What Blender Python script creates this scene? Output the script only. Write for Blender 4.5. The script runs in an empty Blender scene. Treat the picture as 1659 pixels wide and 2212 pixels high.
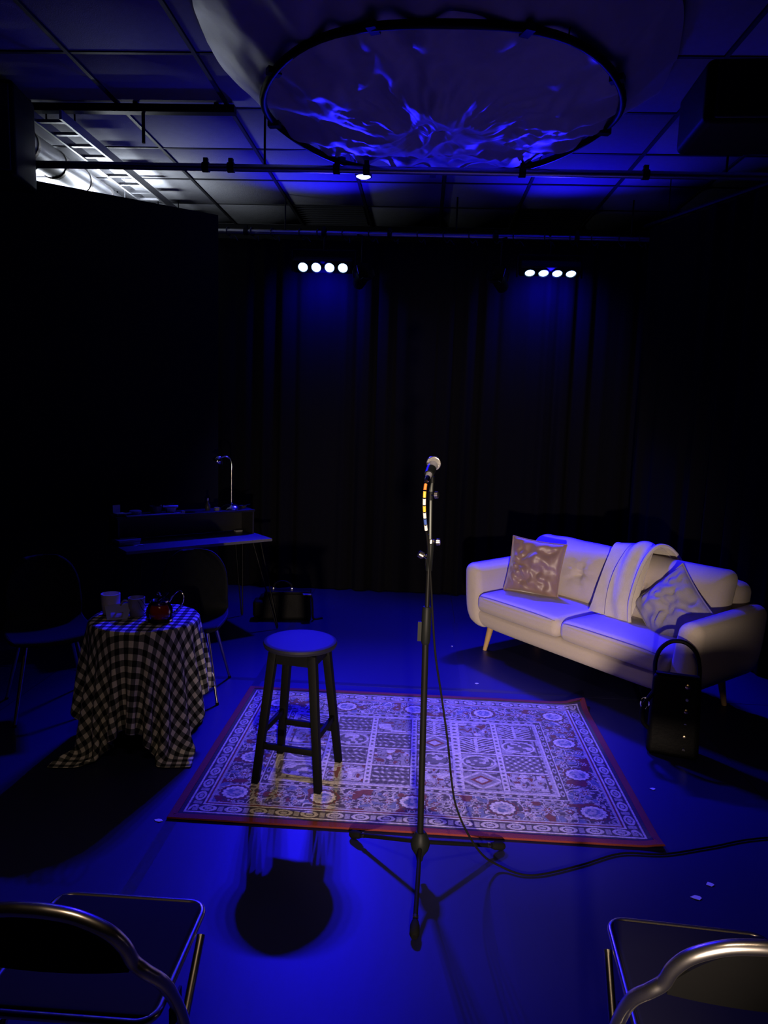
import bpy, bmesh, math, random
import numpy as np
from mathutils import Matrix, Vector

random.seed(7); rng = np.random.default_rng(11)
S = bpy.context.scene
C = S.collection
PI = math.pi

# ------------------------------------------------------------------ camera
CAM_H = 1.8
FPX = 1545.0
def _n(v): return v / np.linalg.norm(v)
_Y = _n(np.array([84.0, 211.0, FPX])); _h = np.array([1.0, -0.032, 0.0])
_Z = _n(np.cross(_h, _Y)); _Z = _Z if _Z[1] > 0 else -_Z
_X = np.cross(_Y, _Z); _X = _X if _X[0] > 0 else -_X
_R = np.array([_X, _Y, _Z])                      # room axes in camera axes (right, up, forward)
cam_d = bpy.data.cameras.new('camera'); cam = bpy.data.objects.new('camera', cam_d); C.objects.link(cam)
cam_d.sensor_fit = 'VERTICAL'; cam_d.sensor_height = 36.0; cam_d.lens = FPX / 2212 * 36.0
cam_d.clip_start = 0.05
M = Matrix.Identity(4)
for r in range(3):
    M[r][0] = _R[r][0]; M[r][1] = _R[r][1]; M[r][2] = -_R[r][2]
M.translation = Vector((0, 0, CAM_H))
cam.matrix_world = M
S.camera = cam

# ------------------------------------------------------------------ world, view
w = bpy.data.worlds.new('dark_room'); S.world = w; w.use_nodes = True
w.node_tree.nodes['Background'].inputs[0].default_value = (0.0, 0.0, 0.02, 1)
w.node_tree.nodes['Background'].inputs[1].default_value = 0.02
S.view_settings.view_transform = 'Standard'; S.view_settings.look = 'None'
S.view_settings.exposure = 0.0; S.view_settings.gamma = 1.0
S.view_settings.use_curve_mapping = False
S.cycles.max_bounces = 6; S.cycles.diffuse_bounces = 3; S.cycles.glossy_bounces = 3; S.cycles.transmission_bounces = 5
S.cycles.caustics_reflective = False; S.cycles.caustics_refractive = False

# light settings (the lamps themselves are built with their fixtures below)
BLUE = (0.010, 0.005, 1.0)
WARM = (1.0, 0.78, 0.62)
LED_L_POWER = 410.0      # per cell of the left bar
LED_R_POWER = 230.0      # per cell of the right bar
LED_UP_FILL = 62.0      # added fill spot in each bar, brightens the ceiling
LED_FORWARD_FILL = 150.0 # fill spot added to each bar to light the hung sheet
LED_DOWN_FILL = 560.0    # extra wide spot added to each bar to lift the floor
LED_BACK_FILL = 90.0         # added spot aimed back from each bar for the curtain glow
FRONT_POWER = 190.0      # spot above the audience, on the rug
FRONT_SIZE = 38.0
LOW_POWER = 820.0        # warm spot on a stand behind the audience, on the sofa
LOW_SIZE = 43.0
HOUSE_FILL_POWER = 15.0        # added warm fill strip, unseen over the audience
TUBE_POWER = 60.0        # white tube behind the left flat

# ------------------------------------------------------------------ materials
def mat(name, col, rough=0.6, metal=0.0, col2=None, nscale=20.0, bump=0.0, bscale=120.0, spec=0.5,
        trans=0.0, emit=None, estr=0.0, sheen=0.0, alpha=1.0, ior=1.45, stretch=None, coat=0.0):
    m = bpy.data.materials.new(name); m.use_nodes = True
    nt = m.node_tree; N = nt.nodes; L = nt.links
    b = N['Principled BSDF']
    b.inputs['Base Color'].default_value = (*col, 1)
    b.inputs['Roughness'].default_value = rough
    b.inputs['Metallic'].default_value = metal
    b.inputs['Specular IOR Level'].default_value = spec
    b.inputs['IOR'].default_value = ior
    b.inputs['Transmission Weight'].default_value = trans
    b.inputs['Sheen Weight'].default_value = sheen
    b.inputs['Coat Weight'].default_value = coat
    b.inputs['Alpha'].default_value = alpha
    if emit:
        b.inputs['Emission Color'].default_value = (*emit, 1)
        b.inputs['Emission Strength'].default_value = estr
    tc = N.new('ShaderNodeTexCoord'); mp = N.new('ShaderNodeMapping')
    L.new(tc.outputs['Object'], mp.inputs['Vector'])
    if stretch: mp.inputs['Scale'].default_value = stretch
    if col2 is None: col2 = tuple(c * 0.82 for c in col)
    nz = N.new('ShaderNodeTexNoise'); nz.inputs['Scale'].default_value = nscale; nz.inputs['Detail'].default_value = 4
    L.new(mp.outputs[0], nz.inputs['Vector'])
    mx = N.new('ShaderNodeMix'); mx.data_type = 'RGBA'
    mx.inputs[6].default_value = (*col, 1); mx.inputs[7].default_value = (*col2, 1)
    L.new(nz.outputs['Fac'], mx.inputs[0]); L.new(mx.outputs[2], b.inputs['Base Color'])
    if bump > 0:
        n2 = N.new('ShaderNodeTexNoise'); n2.inputs['Scale'].default_value = bscale; n2.inputs['Detail'].default_value = 3
        L.new(mp.outputs[0], n2.inputs['Vector'])
        bp = N.new('ShaderNodeBump'); bp.inputs['Strength'].default_value = bump; bp.inputs['Distance'].default_value = 0.01
        L.new(n2.outputs['Fac'], bp.inputs['Height']); L.new(bp.outputs[0], b.inputs['Normal'])
    return m

MT = {}
MT['floor_base'] = mat('floor_base', (0.008, 0.008, 0.009), 0.8)
MT['vinyl'] = mat('black_vinyl', (0.007, 0.007, 0.036), 0.45, col2=(0.011, 0.011, 0.050), nscale=3.0, bump=0.06, bscale=14, spec=0.35, stretch=(1, 0.35, 1))
MT['tape'] = mat('floor_tape', (0.015, 0.015, 0.05), 0.3, bump=0.1, bscale=40)
MT['tape_dark'] = mat('dark_tape', (0.007, 0.007, 0.028), 0.5)
MT['black_wall'] = mat('black_wall', (0.006, 0.006, 0.007), 0.9, spec=0.2)
MT['tile'] = mat('ceiling_tile', (0.34, 0.34, 0.36), 0.9, bump=0.3, bscale=160, spec=0.2)
MT['gridbar'] = mat('grid_bar', (0.03, 0.03, 0.035), 0.6)
MT['void'] = mat('ceiling_void', (0.01, 0.01, 0.012), 0.9)
MT['velvet_black'] = mat('black_curtain', (0.004, 0.004, 0.0055), 0.95, bump=0.1, spec=0.05)
MT['flat_black'] = mat('flat_black', (0.010, 0.010, 0.011), 0.9, spec=0.15)
MT['steel'] = mat('galvanised_steel', (0.42, 0.42, 0.44), 0.35, metal=1.0, nscale=40)
MT['chrome'] = mat('chrome', (0.75, 0.75, 0.77), 0.12, metal=1.0)
MT['dull_chrome'] = mat('dull_chrome', (0.55, 0.52, 0.48), 0.26, metal=1.0)
MT['black_metal'] = mat('black_metal', (0.004, 0.004, 0.004), 0.5, spec=0.15)
MT['black_plastic'] = mat('black_plastic', (0.006, 0.007, 0.007), 0.5, spec=0.13)
MT['rubber'] = mat('rubber', (0.005, 0.005, 0.005), 0.8, spec=0.1)
MT['led'] = mat('led_lens', (0.8, 0.85, 1.0), 0.3, emit=(0.28, 0.50, 1.0), estr=9.0)
MT['plastic_sheet'] = mat('plastic_sheet', (0.68, 0.69, 0.76), 0.45, bump=0.2, bscale=10, spec=0.6, stretch=(1, 1, 0.4))
MT['stool'] = mat('black_painted_wood', (0.003, 0.003, 0.003), 0.6, spec=0.07, bump=0.05, bscale=60)
MT['stool_top'] = mat('stool_top', (0.008, 0.008, 0.018), 0.6, spec=0.2, bump=0.05, bscale=60)
MT['sofa'] = mat('beige_sofa_fabric', (0.60, 0.52, 0.44), 0.85, col2=(0.54, 0.47, 0.40), nscale=90, bump=0.35, bscale=420, sheen=0.2, spec=0.2)
MT['sofa_leg'] = mat('oak_leg', (0.62, 0.40, 0.18), 0.5, col2=(0.50, 0.30, 0.12), nscale=14, stretch=(6, 6, 1))
MT['piping'] = mat('sofa_seam', (0.30, 0.26, 0.22), 0.9)
MT['velvet_brown'] = mat('brown_velvet', (0.32, 0.20, 0.16), 0.44, col2=(0.20, 0.125, 0.10), nscale=6, bump=0.12, bscale=24, sheen=0.7, spec=0.8)
MT['cushion_grey'] = mat('grey_cushion', (0.36, 0.33, 0.33), 0.9, bump=0.3, bscale=240)
MT['throw'] = mat('pale_throw', (0.66, 0.60, 0.50), 0.9, bump=0.4, bscale=260, sheen=0.2)
MT['leather'] = mat('black_leather', (0.003, 0.003, 0.003), 0.6, spec=0.10, bump=0.25, bscale=70)
MT['brass'] = mat('brass', (0.75, 0.58, 0.30), 0.25, metal=1.0)
MT['desk'] = mat('desk_top', (0.14, 0.14, 0.15), 0.45, nscale=8)
MT['desk_dark'] = mat('desk_shelf', (0.010, 0.010, 0.011), 0.5)
MT['paper'] = mat('paper', (0.62, 0.62, 0.62), 0.8)
MT['paper_blue'] = mat('card_blue', (0.34, 0.36, 0.62), 0.7)
MT['print'] = mat('card_print', (0.10, 0.09, 0.13), 0.7, col2=(0.42, 0.40, 0.42), nscale=45)
MT['book'] = mat('book_cover', (0.24, 0.24, 0.27), 0.6)
MT['book_dark'] = mat('book_cover_dark', (0.06, 0.06, 0.08), 0.6)
MT['ceramic'] = mat('white_ceramic', (0.58, 0.56, 0.52), 0.25)
MT['ceramic_dark'] = mat('dark_ceramic', (0.05, 0.05, 0.055), 0.3)
MT['mug_grey'] = mat('grey_mug', (0.26, 0.25, 0.24), 0.25)
MT['glass'] = mat('clear_glass', (0.95, 0.95, 0.95), 0.03, trans=1.0, ior=1.45)
def thin_glass(name):
    m = bpy.data.materials.new(name); m.use_nodes = True; nt = m.node_tree; N = nt.nodes; L = nt.links
    N.remove(N['Principled BSDF']); tr_ = N.new('ShaderNodeBsdfTransparent'); gl = N.new('ShaderNodeBsdfGlossy'); gl.inputs['Roughness'].default_value = .06
    fr_ = N.new('ShaderNodeFresnel'); fr_.inputs[0].default_value = 1.28; mx = N.new('ShaderNodeMixShader')
    nz = N.new('ShaderNodeTexNoise'); nz.inputs['Scale'].default_value = 30; bp = N.new('ShaderNodeBump'); bp.inputs['Strength'].default_value = .05
    L.new(nz.outputs['Fac'], bp.inputs['Height']); L.new(bp.outputs[0], gl.inputs['Normal'])
    L.new(fr_.outputs[0], mx.inputs[0]); L.new(tr_.outputs[0], mx.inputs[1]); L.new(gl.outputs[0], mx.inputs[2]); L.new(mx.outputs[0], N['Material Output'].inputs[0])
    return m
MT['thin_glass'] = thin_glass('thin_glass')
MT['tea'] = mat('red_tea', (0.36, 0.03, 0.008), 0.12, col2=(0.25, 0.018, 0.006), spec=0.5)
MT['shell'] = mat('dark_upholstery', (0.007, 0.008, 0.0075), 0.75, bump=0.25, bscale=140, spec=0.2)
MT['panel_black'] = mat('chair_back_vinyl', (0.002, 0.002, 0.002), 0.8, spec=0.05)
MT['seat_blue'] = mat('chair_seat_vinyl', (0.005, 0.005, 0.008), 0.8, spec=0.1)
MT['grille'] = mat('mic_grille', (0.72, 0.70, 0.66), 0.42, metal=0.6, bump=0.8, bscale=900)
MT['mic_body'] = mat('mic_body', (0.30, 0.30, 0.34), 0.4, metal=0.3)
MT['gun_metal'] = mat('gun_metal', (0.10, 0.11, 0.10), 0.45, metal=0.5)
MT['cable'] = mat('cable_rubber', (0.004, 0.004, 0.004), 0.7, spec=0.1)
MT['t_orange'] = mat('orange_tape', (0.85, 0.25, 0.04), 0.5)
MT['t_yellow'] = mat('yellow_tape', (0.85, 0.55, 0.06), 0.5)
MT['t_white'] = mat('white_tape', (0.85, 0.82, 0.76), 0.5)
MT['t_blue'] = mat('blue_tape', (0.06, 0.12, 0.40), 0.5)
MT['white_lamp'] = mat('white_tube', (0.9, 0.9, 0.9), 0.3, emit=(0.85, 0.93, 1.0), estr=9.0)
MT['hoop_glint'] = mat('hoop_glint_glass', (0.9, 0.9, 0.9), 0.3, emit=(0.75, 0.85, 1.0), estr=2.0)  # glowing material standing in for a white glint

# gingham woven from the cloth's own UVs
def gingham(name, period=0.05):
    m = bpy.data.materials.new(name); m.use_nodes = True
    nt = m.node_tree; N = nt.nodes; L = nt.links; b = N['Principled BSDF']
    uv = N.new('ShaderNodeUVMap'); sp = N.new('ShaderNodeSeparateXYZ'); L.new(uv.outputs[0], sp.inputs[0])
    outs = []
    for k in range(2):
        d = N.new('ShaderNodeMath'); d.operation = 'DIVIDE'; d.inputs[1].default_value = period; L.new(sp.outputs[k], d.inputs[0])
        f = N.new('ShaderNodeMath'); f.operation = 'FRACT'; L.new(d.outputs[0], f.inputs[0])
        g = N.new('ShaderNodeMath'); g.operation = 'GREATER_THAN'; g.inputs[1].default_value = 0.5; L.new(f.outputs[0], g.inputs[0])
        outs.append(g)
    a = N.new('ShaderNodeMath'); a.operation = 'ADD'; L.new(outs[0].outputs[0], a.inputs[0]); L.new(outs[1].outputs[0], a.inputs[1])
    h = N.new('ShaderNodeMath'); h.operation = 'MULTIPLY'; h.inputs[1].default_value = 0.5; L.new(a.outputs[0], h.inputs[0])
    r = N.new('ShaderNodeValToRGB'); r.color_ramp.interpolation = 'CONSTANT'
    e = r.color_ramp.elements; e[0].position = 0; e[0].color = (0.012, 0.013, 0.013, 1)
    e[1].position = 0.25; e[1].color = (0.13, 0.135, 0.13, 1)
    n = e.new(0.75); n.color = (0.72, 0.67, 0.62, 1)
    L.new(h.outputs[0], r.inputs[0]); L.new(r.outputs[0], b.inputs['Base Color'])
    b.inputs['Roughness'].default_value = 0.9; b.inputs['Specular IOR Level'].default_value = 0.2
    return m
MT['gingham'] = gingham('gingham_cotton')

def rug_mat():
    m = bpy.data.materials.new('woven_rug'); m.use_nodes = True
    nt = m.node_tree; N = nt.nodes; L = nt.links; b = N['Principled BSDF']
    a = N.new('ShaderNodeAttribute'); a.attribute_name = 'weave'
    tc = N.new('ShaderNodeTexCoord'); nz = N.new('ShaderNodeTexNoise'); nz.inputs['Scale'].default_value = 260
    L.new(tc.outputs['Object'], nz.inputs['Vector'])
    mr = N.new('ShaderNodeMapRange'); mr.inputs[3].default_value = 0.65; mr.inputs[4].default_value = 1.35
    L.new(nz.outputs['Fac'], mr.inputs[0])
    mx = N.new('ShaderNodeVectorMath'); mx.operation = 'SCALE'
    L.new(a.outputs['Color'], mx.inputs[0]); L.new(mr.outputs[0], mx.inputs['Scale'])
    L.new(mx.outputs[0], b.inputs['Base Color'])
    b.inputs['Roughness'].default_value = 0.9; b.inputs['Sheen Weight'].default_value = 0.15
    b.inputs['Specular IOR Level'].default_value = 0.2
    return m
MT['rug'] = rug_mat()
MT['rug_edge'] = mat('rug_binding', (0.16, 0.018, 0.014), 0.9, bump=0.3, bscale=200)

# ------------------------------------------------------------------ mesh helpers
class MB:
    def __init__(s): s.v = []; s.f = []
    def add(s, V, F, T=None):
        k = len(s.v)
        for p in V:
            p = Vector(p)
            s.v.append(tuple(T @ p) if T is not None else tuple(p))
        s.f += [tuple(i + k for i in f) for f in F]
        return s
    def box(s, c, d, rz=0.0, T=None):
        x, y, z = [q / 2 for q in d]
        V = [(i * x, j * y, k * z) for i in (-1, 1) for j in (-1, 1) for k in (-1, 1)]
        F = [(0, 1, 3, 2), (4, 6, 7, 5), (0, 4, 5, 1), (2, 3, 7, 6), (0, 2, 6, 4), (1, 5, 7, 3)]
        A = Matrix.Translation(c) @ Matrix.Rotation(rz, 4, 'Z')
        return s.add(V, F, A if T is None else T @ A)
    def tube(s, P, r, n=10, caps=True):
        P = [np.array(p, float) for p in P]; m = len(P)
        R = [r] * m if np.isscalar(r) else list(r)
        V = []; F = []
        t0 = _n(P[1] - P[0]); a = np.array([0, 0, 1.0]) if abs(t0[2]) < 0.9 else np.array([1.0, 0, 0])
        u = _n(np.cross(t0, a))
        for i in range(m):
            t = P[min(i + 1, m - 1)] - P[max(i - 1, 0)]
            t = _n(t) if np.linalg.norm(t) > 1e-9 else t0
            u = u - t * np.dot(u, t); u = _n(u); v = np.cross(t, u)
            for k in range(n):
                an = 2 * PI * k / n
                V.append(P[i] + R[i] * (math.cos(an) * u + math.sin(an) * v))
        for i in range(m - 1):
            for k in range(n):
                F.append((i * n + k, i * n + (k + 1) % n, (i + 1) * n + (k + 1) % n, (i + 1) * n + k))
        if caps:
            F.append(tuple(range(n - 1, -1, -1))); F.append(tuple((m - 1) * n + k for k in range(n)))
        return s.add(V, F)
    def lathe(s, prof, n=28, T=None):
        V = []; F = []; m = len(prof)
        for (r, z) in prof:
            for k in range(n):
                a = 2 * PI * k / n; V.append((r * math.cos(a), r * math.sin(a), z))
        for i in range(m - 1):
            for k in range(n):
                F.append((i * n + k, i * n + (k + 1) % n, (i + 1) * n + (k + 1) % n, (i + 1) * n + k))
        if prof[0][0] > 1e-6: F.append(tuple(range(n - 1, -1, -1)))
        if prof[-1][0] > 1e-6: F.append(tuple((m - 1) * n + k for k in range(n)))
        return s.add(V, F, T)
    def rbox(s, c, d, r=0.03, n=7, deform=None, T=None):
        h = np.array(d) / 2.0; r = min(r, h.min() * 0.999)
        V = []; F = []
        def ax(hh):
            a = np.linspace(0, PI / 2, 5); cr = hh - r + r * np.tan(a / 2.0 * 0.999999) * 1.0
            inner = np.linspace(-(hh - r), hh - r, n)
            e = np.tan(np.linspace(0, PI / 4, 5))[1:] * r
            return np.concatenate([-(hh - r) - e[::-1], inner, hh - r + e])
        A = [ax(q) for q in h]
        for axis in range(3):
            b_, c_ = [(1, 2), (2, 0), (0, 1)][axis]
            for sg in (-1, 1):
                k0 = len(V); B, Cc = A[b_], A[c_]
                for p in B:
                    for q in Cc:
                        pt = np.zeros(3); pt[axis] = sg * h[axis]; pt[b_] = p; pt[c_] = q
                        inn = np.clip(pt, -(h - r), h - r); dd = pt - inn
                        V.append(inn + r * dd / max(np.linalg.norm(dd), 1e-9))
                w_ = len(Cc)
                for i in range(len(B) - 1):
                    for j in range(w_ - 1):
                        f = (k0 + i * w_ + j, k0 + (i + 1) * w_ + j, k0 + (i + 1) * w_ + j + 1, k0 + i * w_ + j + 1)
                        F.append(f if sg > 0 else f[::-1])
        V = np.array(V)
        if deform is not None: V = deform(V, h)
        V = V + np.array(c)
        return s.add(V, F, T)
    def sheet(s, G, th=0.004, double=True):
        G = np.array(G, float); a, b = G.shape[:2]
        du = np.gradient(G, axis=0); dv = np.gradient(G, axis=1); nn = np.cross(du, dv)
        nn /= np.maximum(np.linalg.norm(nn, axis=2, keepdims=True), 1e-9)
        k = a * b; idx = lambda i, j: i * b + j
        V = list((G + nn * th / 2).reshape(-1, 3)); F = []
        V += list((G - nn * th / 2).reshape(-1, 3))
        for i in range(a - 1):
            for j in range(b - 1):
                q = (idx(i, j), idx(i + 1, j), idx(i + 1, j + 1), idx(i, j + 1))
                F.append(q); F.append(tuple(k + t for t in q[::-1]))
        bd = [idx(i, 0) for i in range(a)] + [idx(a - 1, j) for j in range(1, b)] + [idx(i, b - 1) for i in range(a - 2, -1, -1)] + [idx(0, j) for j in range(b - 2, 0, -1)]
        for i in range(len(bd)):
            p, q = bd[i], bd[(i + 1) % len(bd)]; F.append((p, q, k + q, k + p))
        return s.add(V, F)

def obj(name, mb, m, parent=None, ang=40, bevel=0.0, weld=False):
    me = bpy.data.meshes.new(name)
    me.from_pydata([tuple(map(float, p)) for p in mb.v], [], mb.f)
    bm = bmesh.new(); bm.from_mesh(me)
    if weld: bmesh.ops.remove_doubles(bm, verts=bm.verts, dist=1e-5)
    bmesh.ops.recalc_face_normals(bm, faces=bm.faces)
    if bevel > 0:
        ed = [e for e in bm.edges if len(e.link_faces) == 2 and e.calc_face_angle(0) > 0.6]
        bmesh.ops.bevel(bm, geom=ed, offset=bevel, segments=2, affect='EDGES', profile=0.5)
    bm.to_mesh(me); bm.free()
    me.polygons.foreach_set('use_smooth', [True] * len(me.polygons))
    me.set_sharp_from_angle(angle=math.radians(ang))
    me.materials.append(MT[m] if isinstance(m, str) else m)
    o = bpy.data.objects.new(name, me); C.objects.link(o)
    if parent is not None: o.parent = parent
    return o

def tag(o, label, cat, group=None):
    o['label'] = label; o['category'] = cat
    if group: o['group'] = group
    return o
def thing(name, label, cat, loc=(0, 0, 0), rz=0.0, group=None):
    o = bpy.data.objects.new(name, None); C.objects.link(o); o.empty_display_size = 0.1
    o.location = loc; o.rotation_euler = (0, 0, rz)
    return tag(o, label, cat, group)
def struct(name, mb, m, bevel=0.0, ang=40):
    o = obj(name, mb, m, bevel=bevel, ang=ang); o['kind'] = 'structure'; return o
def share(name, src, loc, parent, rot=(0, 0, 0)):
    o = bpy.data.objects.new(name, src.data); C.objects.link(o); o.parent = parent
    o.location = loc; o.rotation_euler = rot; return o
def aim(o, d):
    o.rotation_euler = Vector(d).to_track_quat('-Z', 'Y').to_euler()
def lamp(name, kind, energy, col, loc, parent=None, **k):
    d = bpy.data.lights.new(name, kind); d.energy = energy; d.color = col
    for a, b in k.items(): setattr(d, a, b)
    o = bpy.data.objects.new(name, d); C.objects.link(o); o.location = loc
    if parent is not None: o.parent = parent
    return o
def smooth(P, k=6):
    P = [np.array(p, float) for p in P]; out = []
    for i in range(len(P) - 1):
        p0, p1, p2, p3 = P[max(i - 1, 0)], P[i], P[i + 1], P[min(i + 2, len(P) - 1)]
        for t in np.linspace(0, 1, k, endpoint=False):
            out.append(0.5 * ((2 * p1) + (-p0 + p2) * t + (2 * p0 - 5 * p1 + 4 * p2 - p3) * t * t + (-p0 + 3 * p1 - 3 * p2 + p3) * t ** 3))
    out.append(P[-1]); return out
_ng = rng.random((64, 64))
def noise2(x, y):
    xi = np.floor(x).astype(int); yi = np.floor(y).astype(int); fx = x - xi; fy = y - yi
    fx = fx * fx * (3 - 2 * fx); fy = fy * fy * (3 - 2 * fy)
    g = lambda a, b: _ng[a % 64, b % 64]
    return (g(xi, yi) * (1 - fx) + g(xi + 1, yi) * fx) * (1 - fy) + (g(xi, yi + 1) * (1 - fx) + g(xi + 1, yi + 1) * fx) * fy

# ================================================================== THE SETTING
floor = struct('floor', MB().box((-0.3, 4.0, -0.03), (8.0, 9.0, 0.05)), 'floor_base')
xs = [-4.2, -2.41, -1.03, 0.35, 1.73, 3.6]; ys = [-0.4, 4.56, 8.2]
for i in range(5):
    for j in range(2):
        x0, x1, y0, y1 = xs[i] + .003, xs[i + 1] - .003, ys[j] + .003, ys[j + 1] - .003
        obj('vinyl_panel', MB().box(((x0 + x1) / 2, (y0 + y1) / 2, -0.0025), (x1 - x0, y1 - y0, 0.005)), 'vinyl', floor)
obj('seam_tape', MB().box((-1.03, 3.4, 0.0004), (0.05, 5.4, 0.0006)), 'tape', floor)
obj('seam_tape', MB().box((0.35, 3.4, 0.0004), (0.05, 5.4, 0.0006)), 'tape_dark', floor)
obj('seam_tape', MB().box((0.3, 4.56, 0.0005), (3.4, 0.045, 0.0006)), 'tape', floor)

struct('wall_back', MB().box((-0.3, 8.18, 1.95), (8.0, 0.1, 3.96)), 'black_wall')
struct('wall_left', MB().box((-4.25, 4.0, 1.95), (0.1, 8.4, 3.96)), 'black_wall')
struct('wall_right', MB().box((3.65, 4.0, 1.95), (0.1, 8.4, 3.96)), 'black_wall')

ceil = struct('ceiling', MB().box((-0.3, 4.0, 3.93), (8.0, 8.6, 0.06)), 'void')
gx = [-2.13 + 0.745 * k for k in range(-3, 8)]; gy = [5.1 + 0.75 * j for j in range(-5, 5)]
tile0 = None; vent_cells = {(4, 8), (7, 8)}
for i in range(len(gx) - 1):
    for j in range(len(gy) - 1):
        c = ((gx[i] + gx[i + 1]) / 2, (gy[j] + gy[j + 1]) / 2, 3.815)
        if (i, j + 0) in vent_cells or (i, j) in {(4, 7 + 0 + 1), (7, 8)}:
            v = obj('air_vent', MB().box((0, 0, 0), (0.70, 0.71, 0.02)), 'void', ceil); v.location = (c[0], c[1], 3.83)
            for q in range(9):
                sl = MB().box((0, 0, 0), (0.68, 0.012, 0.03)); o = obj('slat', sl, 'gridbar', v); o.location = (0, -0.32 + q * 0.08, -0.012)
            continue
        if tile0 is None:
            tile0 = obj('ceiling_tile', MB().box((0, 0, 0), (0.712, 0.717, 0.018)), 'tile', ceil, bevel=0.003); tile0.location = c
        else: share('ceiling_tile', tile0, (c[0], c[1], 3.815 + random.uniform(-.002, .002)), ceil)
for x in gx: obj('grid_bar', MB().box((x, 4.7, 3.812), (0.024, 6.8, 0.028)), 'gridbar', ceil)
for y in gy: obj('grid_bar', MB().box((-0.3, y, 3.814), (7.6, 0.024, 0.024)), 'gridbar', ceil)

# ------------------------------------------------------------------ curtains, flat
def curtain_grid(a, b, z0, z1, amp, waves, nz=12, nx=None, seed=0.0):
    a = np.array(a); b = np.array(b); L_ = np.linalg.norm(b - a); d = (b - a) / L_; nrm = np.array([-d[1], d[0]])
    nx = nx or int(waves * 10); G = np.zeros((nx, nz, 3))
    t = np.linspace(0, 1, nx)
    for j, zz in enumerate(np.linspace(0, 1, nz)):
        ph = 2 * PI * waves * t + 1.3 * np.sin(7 * t + seed) + 0.4 * zz * np.sin(11 * t + seed)
        am = amp * (0.55 + 0.45 * np.sin(5.1 * t * waves / 4 + seed)) * (1.0 - 0.45 * zz)
        off = am * np.sin(ph) + 0.3 * am * np.sin(2.3 * ph)
        G[:, j, 0] = a[0] + d[0] * L_ * t + nrm[0] * off
        G[:, j, 1] = a[1] + d[1] * L_ * t + nrm[1] * off
        G[:, j, 2] = z0 + (z1 - z0) * zz
    return G
bc = thing('stage_curtain', 'wide black curtain tied to the rear pipe behind the whole stage', 'curtain', (0, 7.1, 0))
G = curtain_grid((-3.6, 0.0), (2.9, 0.0), 0.012, 3.42, 0.05, 34)
obj('curtain_cloth', MB().sheet(G, 0.006), 'velvet_black', bc, ang=80)
for k in range(22):
    x = -2.4 + 0.23 * k + random.uniform(-.04, .04)
    t = MB().tube([(x + 0.034 * math.cos(a) * .4, -0.1 + 0.034 * math.cos(a), 3.462 + 0.036 * math.sin(a)) for a in np.linspace(0, 2 * PI, 12)], 0.006, 5)
    t.tube(smooth([(x, -0.09, 3.43), (x + .03, -0.09, 3.40), (x + .055, -.10, 3.425), (x + .07 + random.uniform(-.02, .03), -.10, 3.38)], 4), 0.005, 5)
    obj('tie', t, 'tape_dark', bc)
sc_ = thing('side_curtain', 'black side curtain masking the right of the stage behind the sofa', 'curtain', (0, 0, 0))
G = curtain_grid((1.90, 6.62), (3.2, 3.4), 0.012, 3.46, 0.045, 17, seed=2.0)
obj('curtain_cloth', MB().sheet(G, 0.006), 'velvet_black', sc_, ang=80)
obj('curtain_track', MB().tube([(1.88, 6.66, 3.49), (3.22, 3.35, 3.49)], 0.018, 8), 'black_metal', sc_)
for q in (0.08, 0.5, 0.92):
    obj('hanger', MB().tube([(1.88 + 1.34 * q, 6.66 - 3.31 * q, 3.49), (1.88 + 1.34 * q, 6.66 - 3.31 * q, 3.805)], 0.005, 6), 'black_metal', sc_)

fl = thing('masking_flat', 'tall black masking flat standing angled behind the desk', 'stage flat', (-1.84, 6.40, 0), math.atan2(-0.604, -0.797))
obj('flat_panel', MB().box((0.95, 0, 1.725), (1.9, 0.02, 3.45)), 'flat_black', fl)
obj('flat_panel', MB().box((1.93 + .45, 0, 1.725), (0.9, 0.02, 3.45)), 'flat_black', fl)
for x in (0.03, 1.86, 1.98, 2.78): obj('frame_batten', MB().box((x, -0.035, 1.725), (0.05, 0.045, 3.44)), 'flat_black', fl)
for z in (0.05, 1.7, 3.41): obj('frame_rail', MB().box((1.41, -0.035, z), (2.6, 0.04, 0.05)), 'flat_black', fl)
obj('brace', MB().tube([(0.9, -0.05, 2.2), (0.9, -0.75, 0.03)], 0.02, 8), 'flat_black', fl)

# ------------------------------------------------------------------ pipes and ceiling gear
def pipe(name, label, a, b, r, m, clamps=(), drops=(), top=3.805):
    t = thing(name, label, 'pipe', (0, 0, 0))
    obj('tube', MB().tube([a, b], r, 14), m, t)
    A = np.array(a); B = np.array(b)
    for q in clamps:
        p = A + (B - A) * q
        c = MB().tube([p + np.array([-.022, 0, 0]), p + np.array([.022, 0, 0])], r + 0.009, 12); c.box(p + np.array([0, 0, r + 0.018]), (0.03, 0.03, 0.03))
        obj('clamp', c, 'black_metal', t)
    for q in drops:
        p = A + (B - A) * q
        obj('hanger', MB().tube([p, (p[0], p[1], top)], 0.008, 8), 'black_metal', t)
    return t
pipe('lighting_pipe', 'grey steel lighting pipe crossing the ceiling in front of the plastic sheet', (-3.4, 5.0, 3.40), (2.3, 5.0, 3.39), 0.0242, 'steel',
     (0.12, 0.33, 0.36, 0.485, 0.52, 0.70, 0.84), (0.12, 0.40, 0.70, 0.93))
pipe('curtain_pipe', 'steel pipe along the top of the rear curtain', (-3.6, 7.0, 3.462), (2.6, 7.0, 3.462), 0.0242, 'steel',
     (0.3, 0.42, 0.52, 0.68, 0.8), (0.1, 0.36, 0.62, 0.88))
pipe('front_pipe', 'steel pipe above the audience that carries the warm spotlight', (-2.6, 0.95, 3.6), (2.6, 0.95, 3.6), 0.0242, 'steel', (0.5,), (0.15, 0.85))
tr = thing('lighting_track', 'short black track bar under the ceiling at upper left', 'track', (0, 0, 0))
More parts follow.
